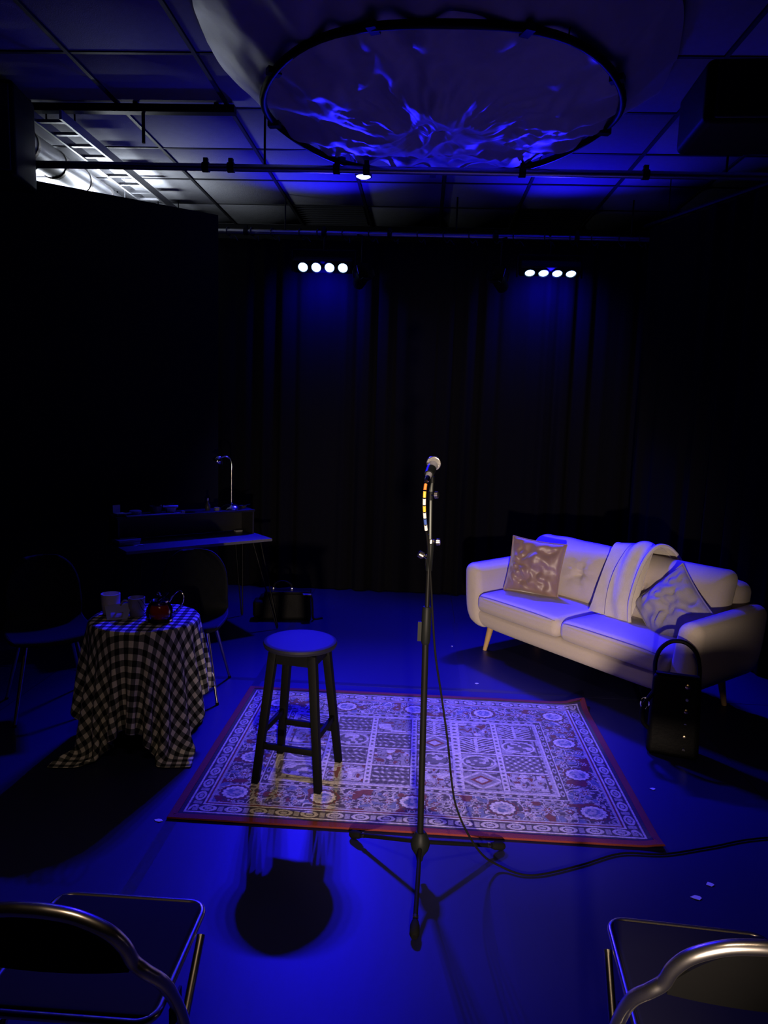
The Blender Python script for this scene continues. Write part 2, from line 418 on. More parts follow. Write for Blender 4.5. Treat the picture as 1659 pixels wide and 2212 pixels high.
obj('bar', MB().box((-2.2, 5.02, 3.765), (1.75, 0.06, 0.05)), 'black_metal', tr)
for x in (-2.9, -2.0, -1.45): obj('hanger', MB().box((x, 5.02, 3.797), (0.03, 0.03, 0.018)), 'black_metal', tr)
obj('spigot', MB().tube([(-1.95, 5.02, 3.74), (-1.95, 5.02, 3.55)], 0.012, 8), 'black_metal', tr)

# ladder tray and duct behind the flat
LZ = 3.68
ld = thing('cable_ladder', 'steel cable ladder running above the left flat', 'cable tray', (0, 0, 0))
for x in (-2.66, -2.46): obj('side_rail', MB().box((x, 6.1, LZ), (0.018, 2.4, 0.06)), 'steel', ld)
for k in range(11): obj('rung', MB().box((-2.56, 4.98 + 0.22 * k, LZ - .015), (0.19, 0.03, 0.02)), 'steel', ld)
for y in (5.1, 7.2):
    for x in (-2.66, -2.46): obj('hanger_rod', MB().tube([(x, y, LZ), (x, y, 3.79)], 0.006, 6), 'black_metal', ld)
dc = thing('air_duct', 'round silver air duct above the left flat', 'duct', (0, 0, 0))
for k in range(6):
    y0 = 4.97 + 0.42 * k
    obj('duct_section', MB().tube([(-2.98, y0, 3.66), (-2.98, y0 + 0.415, 3.66)], 0.11, 20), 'steel', dc)
    obj('duct_band', MB().tube([(-2.98, y0 - .015, 3.66), (-2.98, y0 + 0.015, 3.66)], 0.117, 20), 'dull_chrome', dc)
for y in (5.2, 6.9): obj('strap', MB().box((-2.98, y, 3.778), (0.025, 0.02, 0.03)), 'steel', dc)
tl = thing('tube_light', 'white tube light hidden behind the left flat', 'light', (-3.1, 6.5, 3.38), 0.0)
obj('batten', MB().box((0, 0, 0.05), (1.2, 0.07, 0.05)), 'paper', tl)
obj('tube', MB().tube([(-.57, 0, 0), (.57, 0, 0)], 0.014, 10), 'white_lamp', tl)
for x in (-.4, .4): obj('chain', MB().tube([(x, 0, 0.07), (x, 0, 0.425)], 0.004, 6), 'steel', tl)
lamp('tube_glow', 'AREA', TUBE_POWER, (0.80, 0.88, 1.0), (0, 0.0, 0.09), tl, shape='RECTANGLE', size=1.1, size_y=0.05).rotation_euler = (PI, 0, 0)

# plastic sheet over a hoop
ps = thing('ceiling_sheet', 'crumpled blue-lit plastic sheet stretched over a hoop under the ceiling', 'plastic sheet', (0.03, 4.32, 0))
nr, na = 60, 220
r_ = np.concatenate([np.linspace(0.02, 0.97, 44), np.linspace(0.99, 1.36, 16)]); th = np.linspace(0, 2 * PI, na)
RR, TH = np.meshgrid(r_, th, indexing='ij')
edge = 1.0 + 0.10 * (noise2(TH * 3.1, TH * 0 + 3.3) - .5) + 0.05 * np.sin(5 * TH)
edge[:, -1] = edge[:, 0]
Rm = np.where(RR > 0.97, 0.97 + (RR - 0.97) * edge * (0.75 + 0.5 * np.cos(TH - 1.2) ** 2), RR)
xx = Rm * np.cos(TH); yy = Rm * np.sin(TH)
inside = np.clip(1 - (RR / 0.97) ** 2, 0, 1)
wr = (noise2(xx * 3 + 20, yy * 3 + 20) - .5) * 0.16 + (np.abs(noise2(xx * 8 + 5 + yy * 3, yy * 5 + 9 - xx * 4) - .5)) * 0.10 + (np.abs(noise2(xx * 17 - yy * 9, yy * 6 + 30 + xx * 5) - .5)) * 0.035
wr[:, -1] = wr[:, 0]
stk = (np.abs(noise2(TH * 9 + 3 * np.sin(RR * 4), RR * 2.2 + 11) - .5) - .22) * 0.05 * np.exp(-((RR - .62) / .3) ** 2)
stk[:, -1] = stk[:, 0]
ray_ = stk + 0.03 * np.sin(TH * 17 + 2.0 * np.sin(TH * 3)) * np.exp(-((RR - 0.97) / 0.28) ** 2)
ray_[:, -1] = ray_[:, 0]
zz = 3.50 - 0.13 * inside + np.where(RR > 0.97, (RR - 0.97) / 0.39 * 0.27, 0) + (wr - 0.03) * np.where(RR > 0.97, 0.25, 0.7 * inside ** 0.5) + ray_ * np.where(RR > 0.97, .6, 1)
zz = np.minimum(zz, 3.79)
G = np.stack([xx, yy, zz], axis=2)
obj('sheet', MB().sheet(G, 0.002), 'plastic_sheet', ps, ang=60)
hoop = [(0.985 * math.cos(a), 0.985 * math.sin(a), 3.475 + 0.012 * math.sin(5 * a)) for a in np.linspace(0, 2 * PI, 73)]
obj('hoop', MB().tube(hoop, 0.020, 10, caps=False), 'black_metal', ps)
for k in range(4):
    a = 0.6 + k * PI / 2
    obj('hanger_wire', MB().tube([(0.985 * math.cos(a), 0.985 * math.sin(a), 3.48), (1.02 * math.cos(a), 1.02 * math.sin(a), 3.806)], 0.004, 6), 'black_metal', ps)
for k in range(9):
    a = 2 * PI * k / 9 + 0.2
    obj('sheet_clip', MB().box((0.985 * math.cos(a), 0.985 * math.sin(a), 3.472), (0.07, 0.045, 0.03), a), 'tape_dark', ps)
cl = thing('hoop_glint', 'small glowing disc standing for a white glint on the hoop above the lighting pipe', 'lamp', (-0.47, 5.155, 3.40))  # made-up glowing disc in place of a glint on the hoop
obj('glint_cup', MB().lathe([(0.03, .05), (0.055, .02), (0.06, 0.0), (0.052, 0.0)], 20), 'black_metal', cl)
obj('glint_disc', MB().lathe([(0.0001, -0.012), (0.03, -0.01), (0.05, 0.0), (0.05, 0.006)], 20), 'hoop_glint', cl)
obj('clip', MB().box((0, 0.0, 0.062), (0.03, 0.03, 0.03)), 'black_metal', cl)

def hung_box(name, label, c, d, rz, m='black_plastic'):
    t = thing(name, label, 'loudspeaker', c, rz)
    obj('cabinet', MB().rbox((0, 0, 0), d, 0.03, 3), m, t, weld=True)
    obj('grille', MB().rbox((0, -d[1] / 2 - 0.004, 0), (d[0] * .9, 0.02, d[2] * .88), 0.009, 3), 'tape_dark', t, weld=True)
    obj('bracket', MB().box((0, 0, d[2] / 2 + 0.01), (d[0] * .5, 0.05, 0.02)).tube([(0, 0, d[2] / 2), (0, 0, 3.805 - c[2])], 0.016, 8), 'black_metal', t)
    return t
hung_box('hanging_speaker', 'black loudspeaker hanging from the ceiling at upper right', (1.33, 3.0, 3.0), (0.68, 0.36, 0.225), -0.05)
hung_box('hanging_speaker', 'black loudspeaker hanging from the ceiling at upper left', (-2.77, 4.6, 3.43), (0.44, 0.36, 0.56), 0.15)

# ------------------------------------------------------------------ stage lights
def led_bar(label, x, y, z, target, power, size, blend):
    t = thing('led_light_bar', label, 'stage light', (x, y, z), 0.0, 'blue LED bars on the rear pipe')
    d = Vector(target) - Vector((x, y, z)); pitch = math.atan2(-d.z, -d.y)
    T = Matrix.Rotation(pitch, 4, 'X')     # local -Y is the shining side
    h = MB().rbox((0, 0.05, 0), (0.56, 0.09, 0.13), 0.02, 3, T=T); obj('housing', h, 'black_metal', t, weld=True)
    for k in range(4):
        lx = (k - 1.5) * 0.124
        Tk = T @ Matrix.Translation((lx, 0.0, 0)) @ Matrix.Rotation(PI / 2, 4, 'X')
        obj('bezel', MB().lathe([(0.050, -0.004), (0.055, 0.004), (0.053, 0.012), (0.046, 0.012), (0.044, 0.002)], 24, Tk), 'black_plastic', t)
        obj('lens', MB().lathe([(0.0001, 0.018), (0.02, 0.016), (0.036, 0.009), (0.043, 0.002), (0.043, -0.002)], 24, Tk), 'led', t)
        p = T @ Vector((lx, -0.03, 0))
        s = lamp('led_beam', 'SPOT', power, BLUE, p, t, spot_size=math.radians(size), spot_blend=blend, shadow_soft_size=0.022)
        aim(s, d)
    yk = MB()
    for sx in (-1, 1): yk.box((sx * 0.295, 0.06, 0.07), (0.012, 0.035, 0.20))
    yk.box((0, 0.06, 0.165), (0.60, 0.035, 0.012)); obj('yoke', yk, 'black_metal', t)
    obj('hook_clamp', MB().tube(smooth([(0, 0.06, 0.17), (0, 0.06, 0.27), (0, 7.0 - y, 3.462 - z - 0.035), (0, 7.0 - y + .037, 3.462 - z), (0, 7.0 - y, 3.462 - z + .037), (0, 7.0 - y - .036, 3.462 - z + .01)], 5), 0.010, 8), 'black_metal', t)
    up = lamp('led_up_fill', 'SPOT', LED_UP_FILL, BLUE, T @ Vector((0, -0.05, 0.03)), t, spot_size=math.radians(122), spot_blend=0.7, shadow_soft_size=0.05)  # fill lamps added to the bar from here on
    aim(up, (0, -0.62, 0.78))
    fw = lamp('led_forward_fill', 'SPOT', LED_FORWARD_FILL, BLUE, T @ Vector((0, -0.06, 0.02)), t, spot_size=math.radians(46), spot_blend=0.9, shadow_soft_size=0.06)
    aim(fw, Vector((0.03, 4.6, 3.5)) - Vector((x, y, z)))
    dn_ = lamp('led_down_fill', 'SPOT', LED_DOWN_FILL, BLUE, T @ Vector((0, -0.05, -0.03)), t, spot_size=math.radians(66), spot_blend=0.9, shadow_soft_size=0.06)
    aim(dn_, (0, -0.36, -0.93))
    bk = lamp('led_back_fill', 'SPOT', LED_BACK_FILL, BLUE, (0, -0.06, -0.10), t, spot_size=math.radians(150), spot_blend=0.9, shadow_soft_size=0.05)
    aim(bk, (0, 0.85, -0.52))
    return t
led_bar('lit blue four-cell LED bar at left on the rear pipe, above the desk side', -0.978, 6.84, 3.12, (-0.15, 2.35, 0.0), LED_L_POWER, 70, 0.9)
led_bar('lit blue four-cell LED bar at right on the rear pipe, above the sofa side', 1.112, 6.84, 3.115, (1.15, 4.9, 0.0), LED_R_POWER, 50, 0.75)

def lantern(label, x, z, sgn):
    t = thing('spotlight', label, 'stage light', (x, 6.86, z), 0.5 * sgn)
    T = Matrix.Rotation(-0.5, 4, 'X') @ Matrix.Rotation(PI / 2, 4, 'X')
    obj('can', MB().lathe([(0.03, -.10), (0.055, -.09), (0.06, 0.0), (0.065, 0.06), (0.058, 0.06), (0.05, 0.0)], 20, T), 'black_metal', t)
    for k in range(4):
        a = k * PI / 2
        Tk = T @ Matrix.Rotation(a, 4, 'Z') @ Matrix.Translation((0.068, 0, 0.085)) @ Matrix.Rotation(0.45, 4, 'Y')
        obj('barn_door', MB().box((0, 0, 0), (0.004, 0.09, 0.075), 0, Tk), 'dull_chrome' if k == (0 if sgn < 0 else 2) else 'black_metal', t)
    obj('yoke', MB().tube(smooth([(-.075, 0, 0), (-.078, 0, .08), (0, 0, .12), (.078, 0, .08), (.075, 0, 0)], 6), 0.007, 6), 'black_metal', t)
    obj('hook_clamp', MB().tube([(0, 0, .12), (0, 0.0, 3.462 - z - .05), (0, 0.11, 3.462 - z - 0.02)], 0.009, 8), 'black_metal', t)
lantern('small unlit spotlight with barn doors beside the left LED bar', -0.62, 3.03, 1)
lantern('small unlit spotlight with barn doors beside the right LED bar', 0.66, 3.03, -1)

fs = thing('front_spotlight', 'spotlight hung above the audience and aimed at the rug', 'stage light', (0.03, 0.95, 3.36))
tgt = Vector((0.06, 3.85, 0.0)); dv = tgt - Vector((0.03, 0.95, 3.36))
Tq = dv.to_track_quat('-Z', 'Y').to_matrix().to_4x4()
obj('can', MB().lathe([(0.07, .30), (0.10, .26), (0.11, 0.05), (0.12, 0.0), (0.105, 0.0), (0.10, .05)], 24, Tq), 'black_metal', fs)
obj('lens', MB().lathe([(0.0001, 0.02), (0.06, 0.03), (0.098, 0.045), (0.098, .05)], 24, Tq), 'glass', fs)
obj('yoke', MB().tube(smooth([(-.135, 0, .05), (-.135, 0, .17), (0, 0, .2), (.135, 0, .17), (.135, 0, .05)], 6), 0.008, 6), 'black_metal', fs)
obj('hook_clamp', MB().tube([(0, 0, .2), (0, 0, .235)], 0.014, 8), 'black_metal', fs)
s = lamp('warm_beam', 'SPOT', FRONT_POWER, WARM, Tq @ Vector((0, 0, -0.02)), fs, spot_size=math.radians(FRONT_SIZE), spot_blend=0.9, shadow_soft_size=0.05)
aim(s, dv)

lw = thing('stand_spotlight', 'warm spotlight on a floor stand behind the audience chairs', 'stage light', (0.16, -0.40, 0))
lp = Vector((0, 0, 0.95)); ldv = Vector((0.32, 5.2, 0.70)) - Vector((0.16, -0.40, 0.95))
Tl = Matrix.Translation(lp) @ ldv.to_track_quat('-Z', 'Y').to_matrix().to_4x4()
obj('can', MB().lathe([(0.06, .26), (0.09, .22), (0.095, 0.05), (0.105, 0.0), (0.092, 0.0), (0.088, .05)], 24, Tl), 'black_metal', lw)
obj('lens', MB().lathe([(0.0001, 0.02), (0.05, 0.03), (0.086, 0.045), (0.086, .05)], 24, Tl), 'glass', lw)
obj('pole', MB().tube([(0, -.06, 0.06), (0, -.06, 0.87)], .014, 12), 'black_metal', lw)
for a in (0.5, 2.6, 4.7): obj('leg', MB().tube([(0, -.06, .35), (.38 * math.cos(a), -.06 + .38 * math.sin(a), .008)], .009, 8), 'black_metal', lw)
s = lamp('low_beam', 'SPOT', LOW_POWER, WARM, Tl @ Vector((0, 0, -0.02)), lw, spot_size=math.radians(LOW_SIZE), spot_blend=0.8, shadow_soft_size=0.05)
aim(s, ldv)
hl = thing('house_fill', 'added warm fill strip, unseen above the audience', 'light', (0.0, 0.35, 3.70))  # unseen strip added to warm the chair tubes and tablecloth
obj('batten', MB().box((0, 0, 0.05), (1.25, 0.20, 0.05)), 'paper', hl); obj('diffuser', MB().rbox((0, 0, 0.012), (1.2, 0.17, 0.03), .012, 3), 'paper', hl, weld=True)
for x in (-.4, .4): obj('rod', MB().tube([(x, 0, .07), (x, 0, .10)], .006, 6), 'black_metal', hl)
lamp('house_fill_glow', 'AREA', HOUSE_FILL_POWER, (1.0, 0.72, 0.48), (0, 0, -0.012), hl, shape='RECTANGLE', size=1.15, size_y=0.16, spread=math.radians(120))

# ================================================================== RUG
hx, hy = 1.07, 0.765
nx, ny = 720, 512
gxv = np.linspace(-hx, hx, nx); gyv = np.linspace(-hy, hy, ny)
X, Y = np.meshgrid(gxv, gyv, indexing='ij')
CRE = np.array([.62, .53, .50]); MID = np.array([.17, .14, .16]); DRK = np.array([.030, .017, .028]); RED = np.array([.16, .018, .02]); LIL = np.array([.42, .36, .37]); BLU = np.array([.11, .12, .20])
col = np.zeros((nx, ny, 3)); col[:] = MID
ex = hx - np.abs(X); ey = hy - np.abs(Y); e = np.minimum(ex, ey); side = ex < ey
s_ = np.where(side, Y, X)
def put(mask, c): col[mask] = c
n1 = noise2(X * 38 + 40, Y * 38 + 40); n2 = noise2(X * 85 + 40, Y * 85 + 40); n3 = noise2(X * 19 + 9, Y * 19 + 9)
# main border ground: busy florals
inb = (e > .145) & (e < .335)
put(inb, DRK * 1.8)
put(inb & (n1 > .50) & (n1 < .60), CRE * .8); put(inb & (n2 > .64), LIL * .8); put(inb & (n1 > .70), BLU * 1.2); put(inb & (n3 < .27), RED)
put(inb & (np.abs(n3 - .5) < .02), CRE)
def frame(x0, x1): return (e >= x0) & (e < x1)
put(frame(0, .050), DRK * 1.2); put(frame(.050, .058), CRE); put(frame(.058, .118), DRK * 1.5); put(frame(.118, .126), CRE); put(frame(.126, .136), RED); put(frame(.136, .146), LIL)
# ovals in the outer guard band
per = 0.115; f_ = (s_ / per) - np.round(s_ / per); dn = (e - .088) / .024; dsx = f_ * per / .040
rr = dsx ** 2 + dn ** 2
g = frame(.058, .118)
put(g & (rr < 1.0) & (rr > .35), CRE * .9); put(g & (rr < .18), LIL)
put(g & (np.abs(np.abs(f_) - .5) * per < .012) & (np.abs(dn) < .8), LIL * .8)
# inner guard
put(frame(.325, .333), CRE * .9); put(frame(.333, .362), DRK * 1.6); put(frame(.362, .372), CRE); put(frame(.372, .386), LIL)
f2 = (s_ / .075) - np.round(s_ / .075); g2 = frame(.333, .362)
put(g2 & ((f2 * .075 / .027) ** 2 + ((e - .3475) / .011) ** 2 < 1), LIL * 1.1); put(g2 & ((f2 * .075 / .012) ** 2 + ((e - .3475) / .006) ** 2 < 1), DRK)
# border medallions
mx_, my_ = hx - .235, hy - .235
meds = [(x, sy * my_) for sy in (-1, 1) for x in np.linspace(-mx_, mx_, 5)] + [(sx * mx_, y) for sx in (-1, 1) for y in np.linspace(-my_, my_, 4)[1:-1]]
for (cx, cy) in meds:
    dx, dy = X - cx, Y - cy; a = np.arctan2(dy, dx); r2 = np.sqrt((dx / .054) ** 2 + (dy / .050) ** 2) * (1 + .05 * np.cos(14 * a))
    put(r2 < 1.35, DRK * 1.6); put((r2 < 1.35) & (r2 > 1.22), RED); put(r2 < 1.08, CRE * 1.08); put(r2 < .76, BLU * 1.25); put((r2 < .76) & (n2 > .5), LIL); put(r2 < .2, LIL)
def rosette(cx, cy, R_, c1, c2):
    dx, dy = X - cx, Y - cy; r = np.hypot(dx, dy); a = np.arctan2(dy, dx); pet = R_ * (.65 + .35 * np.cos(6 * a))
    put(r < pet * 1.12, DRK); put(r < pet, c1); put(r < pet * .55, c2); put(r < R_ * .16, CRE)
for sy in (-1, 1):
    xm = np.linspace(-mx_, mx_, 5)
    for k in range(4):
        cx = (xm[k] + xm[k + 1]) / 2
        rosette(cx, sy * my_, .050, LIL, RED)
        for q in (-1, 1):
            rosette(cx + q * .085, sy * my_ + .05, .022, CRE * .9, RED); rosette(cx + q * .085, sy * my_ - .05, .022, CRE * .9, RED); rosette(cx + q * .10, sy * my_, .02, RED * 1.3, LIL)
for sx in (-1, 1):
    ym = np.linspace(-my_, my_, 4)
    for k in range(3):
        cy = (ym[k] + ym[k + 1]) / 2
        rosette(sx * mx_, cy, .046, LIL, RED)
        for q in (-1, 1): rosette(sx * mx_ + .055, cy + q * .06, .02, CRE * .9, RED); rosette(sx * mx_ - .055, cy + q * .06, .02, CRE * .9, RED)
# garden panels
fx, fy = hx - .386, hy - .386; cols_, rows_ = 6, 4; pw, ph = 2 * fx / cols_, 2 * fy / rows_
prng = np.random.default_rng(5)
kinds = list(prng.permutation([0, 1, 2, 3, 4, 0, 1, 2, 3, 0, 2, 0, 1, 3, 2, 4, 0, 1, 2, 0, 3, 5, 0, 2]))
for i in range(cols_):
    for j in range(rows_):
        x0, y0 = -fx + i * pw, -fy + j * ph; cx, cy = x0 + pw / 2, y0 + ph / 2
        m_ = (X >= x0) & (X < x0 + pw) & (Y >= y0) & (Y < y0 + ph)
        u = (X - cx) / (pw / 2); v = (Y - cy) / (ph / 2); k = kinds[i * 4 + j]
        tone = .55 + .40 * prng.random(); o1, o2 = prng.random(2) * 30
        a1 = noise2(X * 48 + o1, Y * 48 + o2); a2 = noise2(X * 24 + o2, Y * 24 + o1)
        base = LIL * tone
        if k == 0:      # pale curls
            put(m_, base * 1.15); put(m_ & (np.abs(a1 - .5) < .07), DRK * 2); put(m_ & (a2 > .68), CRE); put(m_ & (a1 > .74), RED)
        elif k == 1:    # rows of dark leaves
            put(m_, MID * tone); hh = np.sin(v * 15 + 3 * a2) + .9 * np.sin(u * 21 + 5 * np.sin(v * 3) + 4 * a1); put(m_ & (hh > .35), DRK * 1.5); put(m_ & (hh < -1.1), CRE * .9)
        elif k == 2:    # cartouche
            put(m_, base); r2 = (u / .75) ** 2 + (v / .7) ** 2; put(m_ & (r2 < 1), MID * .8); put(m_ & (np.abs(r2 - 1) < .13), CRE); put(m_ & (np.abs(r2 - .55) < .06), DRK); put(m_ & (r2 < .8) & (a1 > .6), CRE * .9); put(m_ & (r2 > 1.15) & (a1 < .38), DRK * 2)
        elif k == 3:    # spreading tree, pale on dark
            put(m_, DRK * 2.2); put(m_ & (np.abs(u) < .07), CRE)
            for q in range(-4, 4): put(m_ & (np.abs(v - (q * .28 + .75 * np.abs(u) ** .8)) < .055) & (np.abs(u) < .85), CRE * .95)
            put(m_ & (a1 > .72), LIL)
        elif k == 4:    # diamonds
            put(m_, base * .9); dd = np.abs(u) * .9 + np.abs(v) * .9; put(m_ & (np.abs(dd - .8) < .08), CRE); put(m_ & (dd < .45), RED * 1.2); put(m_ & (dd < .28), CRE * .9); put(m_ & (dd > .95) & (a1 > .55), DRK * 2)
        else:           # dotted rows
            put(m_, MID * 1.1 * tone); dots = np.sin(u * 17 + 2 * a2) * np.sin(v * 13 + 2 * a1); put(m_ & (dots > .5), CRE); put(m_ & (dots < -.55), DRK * 1.4)
        put(m_ & ((np.abs(np.abs(u) - .86) < .03) | (np.abs(np.abs(v) - .88) < .03)), DRK * 2)
infield = (e >= .386)
for i in range(1, cols_):
    xl = -fx + i * pw; wd = .016 if i != 4 else .024
    b_ = infield & (np.abs(X - xl) < wd); put(b_, CRE * 1.05)
    fd = (Y / .04) - np.round(Y / .04); put(b_ & (((X - xl) / (wd * .5)) ** 2 + (fd * .04 / .010) ** 2 < 1), MID * .7)
for j in range(1, rows_):
    yl = -fy + j * ph; put(infield & (np.abs(Y - yl) < .007), CRE)
wear = .90 + .22 * noise2(X * 3 + 3, Y * 3 + 8)[..., None] - .05
col *= wear * .75 * (.70 + .60 * noise2(X * 150 + 7, Y * 150 + 3)[..., None])
bright = col.mean(axis=2)
Zr = .0085 + .0018 * bright + .0010 * (noise2(X * 120, Y * 120) - .5) + .004 * (noise2(X * 2.2 + 9, Y * 2.2 + 4) - .4)
Zr += .035 * np.exp(-(((X - hx) / .09) ** 2 + ((Y - hy) / .07) ** 2)) + .012 * np.exp(-(((X - hx) / .05) ** 2 + ((Y + hy) / .05) ** 2))
Zr = np.maximum(Zr, .006)
rug = thing('persian_rug', 'patterned garden-panel rug with a dark red edge under the stool', 'rug', (0.021, 3.648, 0))
V = np.stack([X, Y, Zr], axis=2).reshape(-1, 3)
ii = (np.arange(nx - 1)[:, None] * ny + np.arange(ny - 1)[None, :]).reshape(-1)
Q = np.stack([ii, ii + ny, ii + ny + 1, ii + 1], axis=1)
me = bpy.data.meshes.new('rug_pile'); me.vertices.add(len(V)); me.vertices.foreach_set('co', V.astype(np.float32).ravel())
me.loops.add(Q.size); me.loops.foreach_set('vertex_index', Q.astype(np.int32).ravel())
me.polygons.add(len(Q)); me.polygons.foreach_set('loop_start', np.arange(0, Q.size, 4, dtype=np.int32))
me.update(calc_edges=True); me.validate()
me.polygons.foreach_set('use_smooth', [True] * len(me.polygons))
ca = me.color_attributes.new('weave', 'FLOAT_COLOR', 'POINT')
ca.data.foreach_set('color', np.concatenate([col.reshape(-1, 3), np.ones((nx * ny, 1))], axis=1).astype(np.float32).ravel())
me.materials.append(MT['rug']); po = bpy.data.objects.new('rug_pile', me); C.objects.link(po); po.parent = rug
# red binding all round: follows the lifted corners
k_ = 2
edgepts = [(gxv[i], gyv[0], Zr[i, 0]) for i in range(0, nx, 12)] + [(gxv[-1], gyv[j], Zr[-1, j]) for j in range(0, ny, 12)] + [(gxv[i], gyv[-1], Zr[i, -1]) for i in range(nx - 1, -1, -12)] + [(gxv[0], gyv[j], Zr[0, j]) for j in range(ny - 1, -1, -12)]
bd = MB(); P_ = np.array(edgepts); m_ = len(P_)
prof = [(.030, .004), (.016, .0055), (-.004, .004), (-.008, -.001), (-.004, -.0055), (.016, -.0045)]
inw = -np.stack([np.sign(P_[:, 0]) * (np.abs(np.abs(P_[:, 0]) - hx) < .012), np.sign(P_[:, 1]) * (np.abs(np.abs(P_[:, 1]) - hy) < .012)], axis=1)
BV = []; BF = []
for i in range(m_):
    for (a, b) in prof: BV.append((P_[i, 0] + inw[i, 0] * a, P_[i, 1] + inw[i, 1] * a, max(P_[i, 2] + b - .001, .0012)))
for i in range(m_):
    for q in range(6): BF.append((i * 6 + q, i * 6 + (q + 1) % 6, ((i + 1) % m_) * 6 + (q + 1) % 6, ((i + 1) % m_) * 6 + q))
obj('binding', bd.add(BV, BF), 'rug_edge', rug)
RUG_T = 0.0115

# ================================================================== STOOL
st = thing('bar_stool', 'black wooden bar stool with a round top standing on the rug', 'stool', (-0.553, 3.342, RUG_T), -0.19)
obj('seat', MB().lathe([(0.0001, .648), (.155, .648), (.176, .656), (.180, .668), (.176, .678), (.166, .6822), (.158, .683), (.08, .683), (.0001, .683)], 48), 'stool_top', st)
H0 = .64
legpos = {}
for sx in (-1, 1):
    for sy in (-1, 1):
        t, b = np.array([sx * .098, sy * .098, H0 + .006]), np.array([sx * .160, sy * .160, 0.0])
        legpos[(sx, sy)] = (t, b)
        d = t - b; V = []
        for p, hs in ((b, .017), (t, .0205)):
            for (i, j) in ((-1, -1), (1, -1), (1, 1), (-1, 1)): V.append((p[0] + i * hs, p[1] + j * hs, p[2]))
        obj('leg', MB().add(V, [(3, 2, 1, 0), (4, 5, 6, 7), (0, 1, 5, 4), (1, 2, 6, 5), (2, 3, 7, 6), (3, 0, 4, 7)]), 'stool', st, bevel=.003)
def at(leg, z): t, b = legpos[leg]; return b + (t - b) * z / t[2]
for (a, b, z) in (((-1, -1), (1, -1), .185), ((-1, 1), (1, 1), .185), ((-1, -1), (-1, 1), .25), ((1, -1), (1, 1), .25), ((-1, -1), (1, -1), .075)):
    p, q = at(a, z), at(b, z); c = (p + q) / 2; d = q - p; L_ = np.linalg.norm(d)
    if z == .075: continue
    obj('stretcher', MB().box(c, (L_, .018, .030), math.atan2(d[1], d[0])), 'stool', st, bevel=.002)
ap = MB()
for (a, b) in (((-1, -1), (1, -1)), ((-1, 1), (1, 1)), ((-1, -1), (-1, 1)), ((1, -1), (1, 1))):
    p, q = at(a, .615), at(b, .615); c = (p + q) / 2; d = q - p; ap.box(c, (np.linalg.norm(d), .018, .055), math.atan2(d[1], d[0]))
obj('apron', ap, 'stool', st)

# ================================================================== MIC STAND, MIC, CABLE
BX, BY = 0.055, 2.62
ms = thing('microphone_stand', 'black tripod microphone stand in front of the rug', 'microphone stand', (BX, BY, 0))
for k, (fx_, fy_) in enumerate(((-0.015, -0.365), (-0.285, 0.205), (0.345, 0.185))):
    a = np.array([fx_, fy_, 0.018]); hb = np.array([fx_ * .07, fy_ * .07, .125]); dd = a - hb
    lg = obj('leg', MB().tube([hb, hb + dd * .93], .0085, 10), 'black_metal', ms)
    obj('rubber_foot', MB().tube([hb + dd * .86, hb + dd * .90, hb + dd * 1.0, hb + dd * 1.03], [.012, .0165, .0175, .012], 12), 'rubber', lg)
    obj('leg_ring', MB().tube([hb + dd * .80, hb + dd * .83], .0105, 10), 'dull_chrome', lg)
obj('hub', MB().lathe([(.012, .055), (.016, .075), (.034, .105), (.038, .120), (.036, .138), (.026, .165), (.018, .175)], 18), 'black_plastic', ms)
obj('lower_pole', MB().tube([(0, 0, .055), (-.012, 0, .96)], .0125, 14), 'black_metal', ms)
obj('clutch', MB().lathe([(.014, .94), (.0175, .95), (.0185, 1.00), (.0175, 1.075), (.0145, 1.085)], 16, Matrix.Translation((-.012, 0, 0))), 'dull_chrome' if False else 'black_plastic', ms)
obj('clutch_lever', MB().box((-.036, -.004, .99), (.014, .012, .075)), 'black_plastic', ms)
obj('inner_pole', MB().tube([(-.011, 0, 1.07), (-.012, 0, 1.36)], .0085, 12), 'black_metal', ms)
sl = obj('boom_sleeve', MB().tube([(-.0105, -.006, 1.225), (-.007, -.006, 1.335)], .0125, 14), 'black_plastic', ms)
obj('sleeve_ring', MB().tube([(-.0072, -.006, 1.330), (-.0068, -.006, 1.343)], .0140, 14), 'dull_chrome', ms)
def knob(p, q, name='thumb_knob'):
    p = np.array(p); q = np.array(q); d = q - p
    k = MB().tube([p, p + d * .5], .004, 8); o = obj(name, k, 'chrome', ms)
    obj('knob_cap', MB().tube([p + d * .42, p + d * .55, p + d, p + d * 1.04], [.008, .0135, .0125, .008], 12), 'dull_chrome', o)
knob((0, -.010, 1.335), (.026, -.014, 1.336)); knob((-.018, -.010, 1.272), (-.050, -.016, 1.290)); knob((-.012, -.006, 1.508), (.012, -.014, 1.510))
obj('clamp_plate', MB().tube([(-.018, -.004, 1.23), (-.020, -.004, 1.285)], .0055, 8), 'dull_chrome', ms)
obj('top_pole', MB().tube([(-.010, -.004, 1.33), (-.014, 0, 1.50)], .0058, 10), 'gun_metal', ms)
obj('top_collar', MB().tube([(-.0145, 0, 1.488), (-.0145, 0, 1.520)], .0095, 12), 'black_plastic', ms)
obj('top_thread', MB().tube([(-.0145, 0, 1.520), (-.011, 0, 1.555)], [.008, .0045], 10), 'gun_metal', ms)
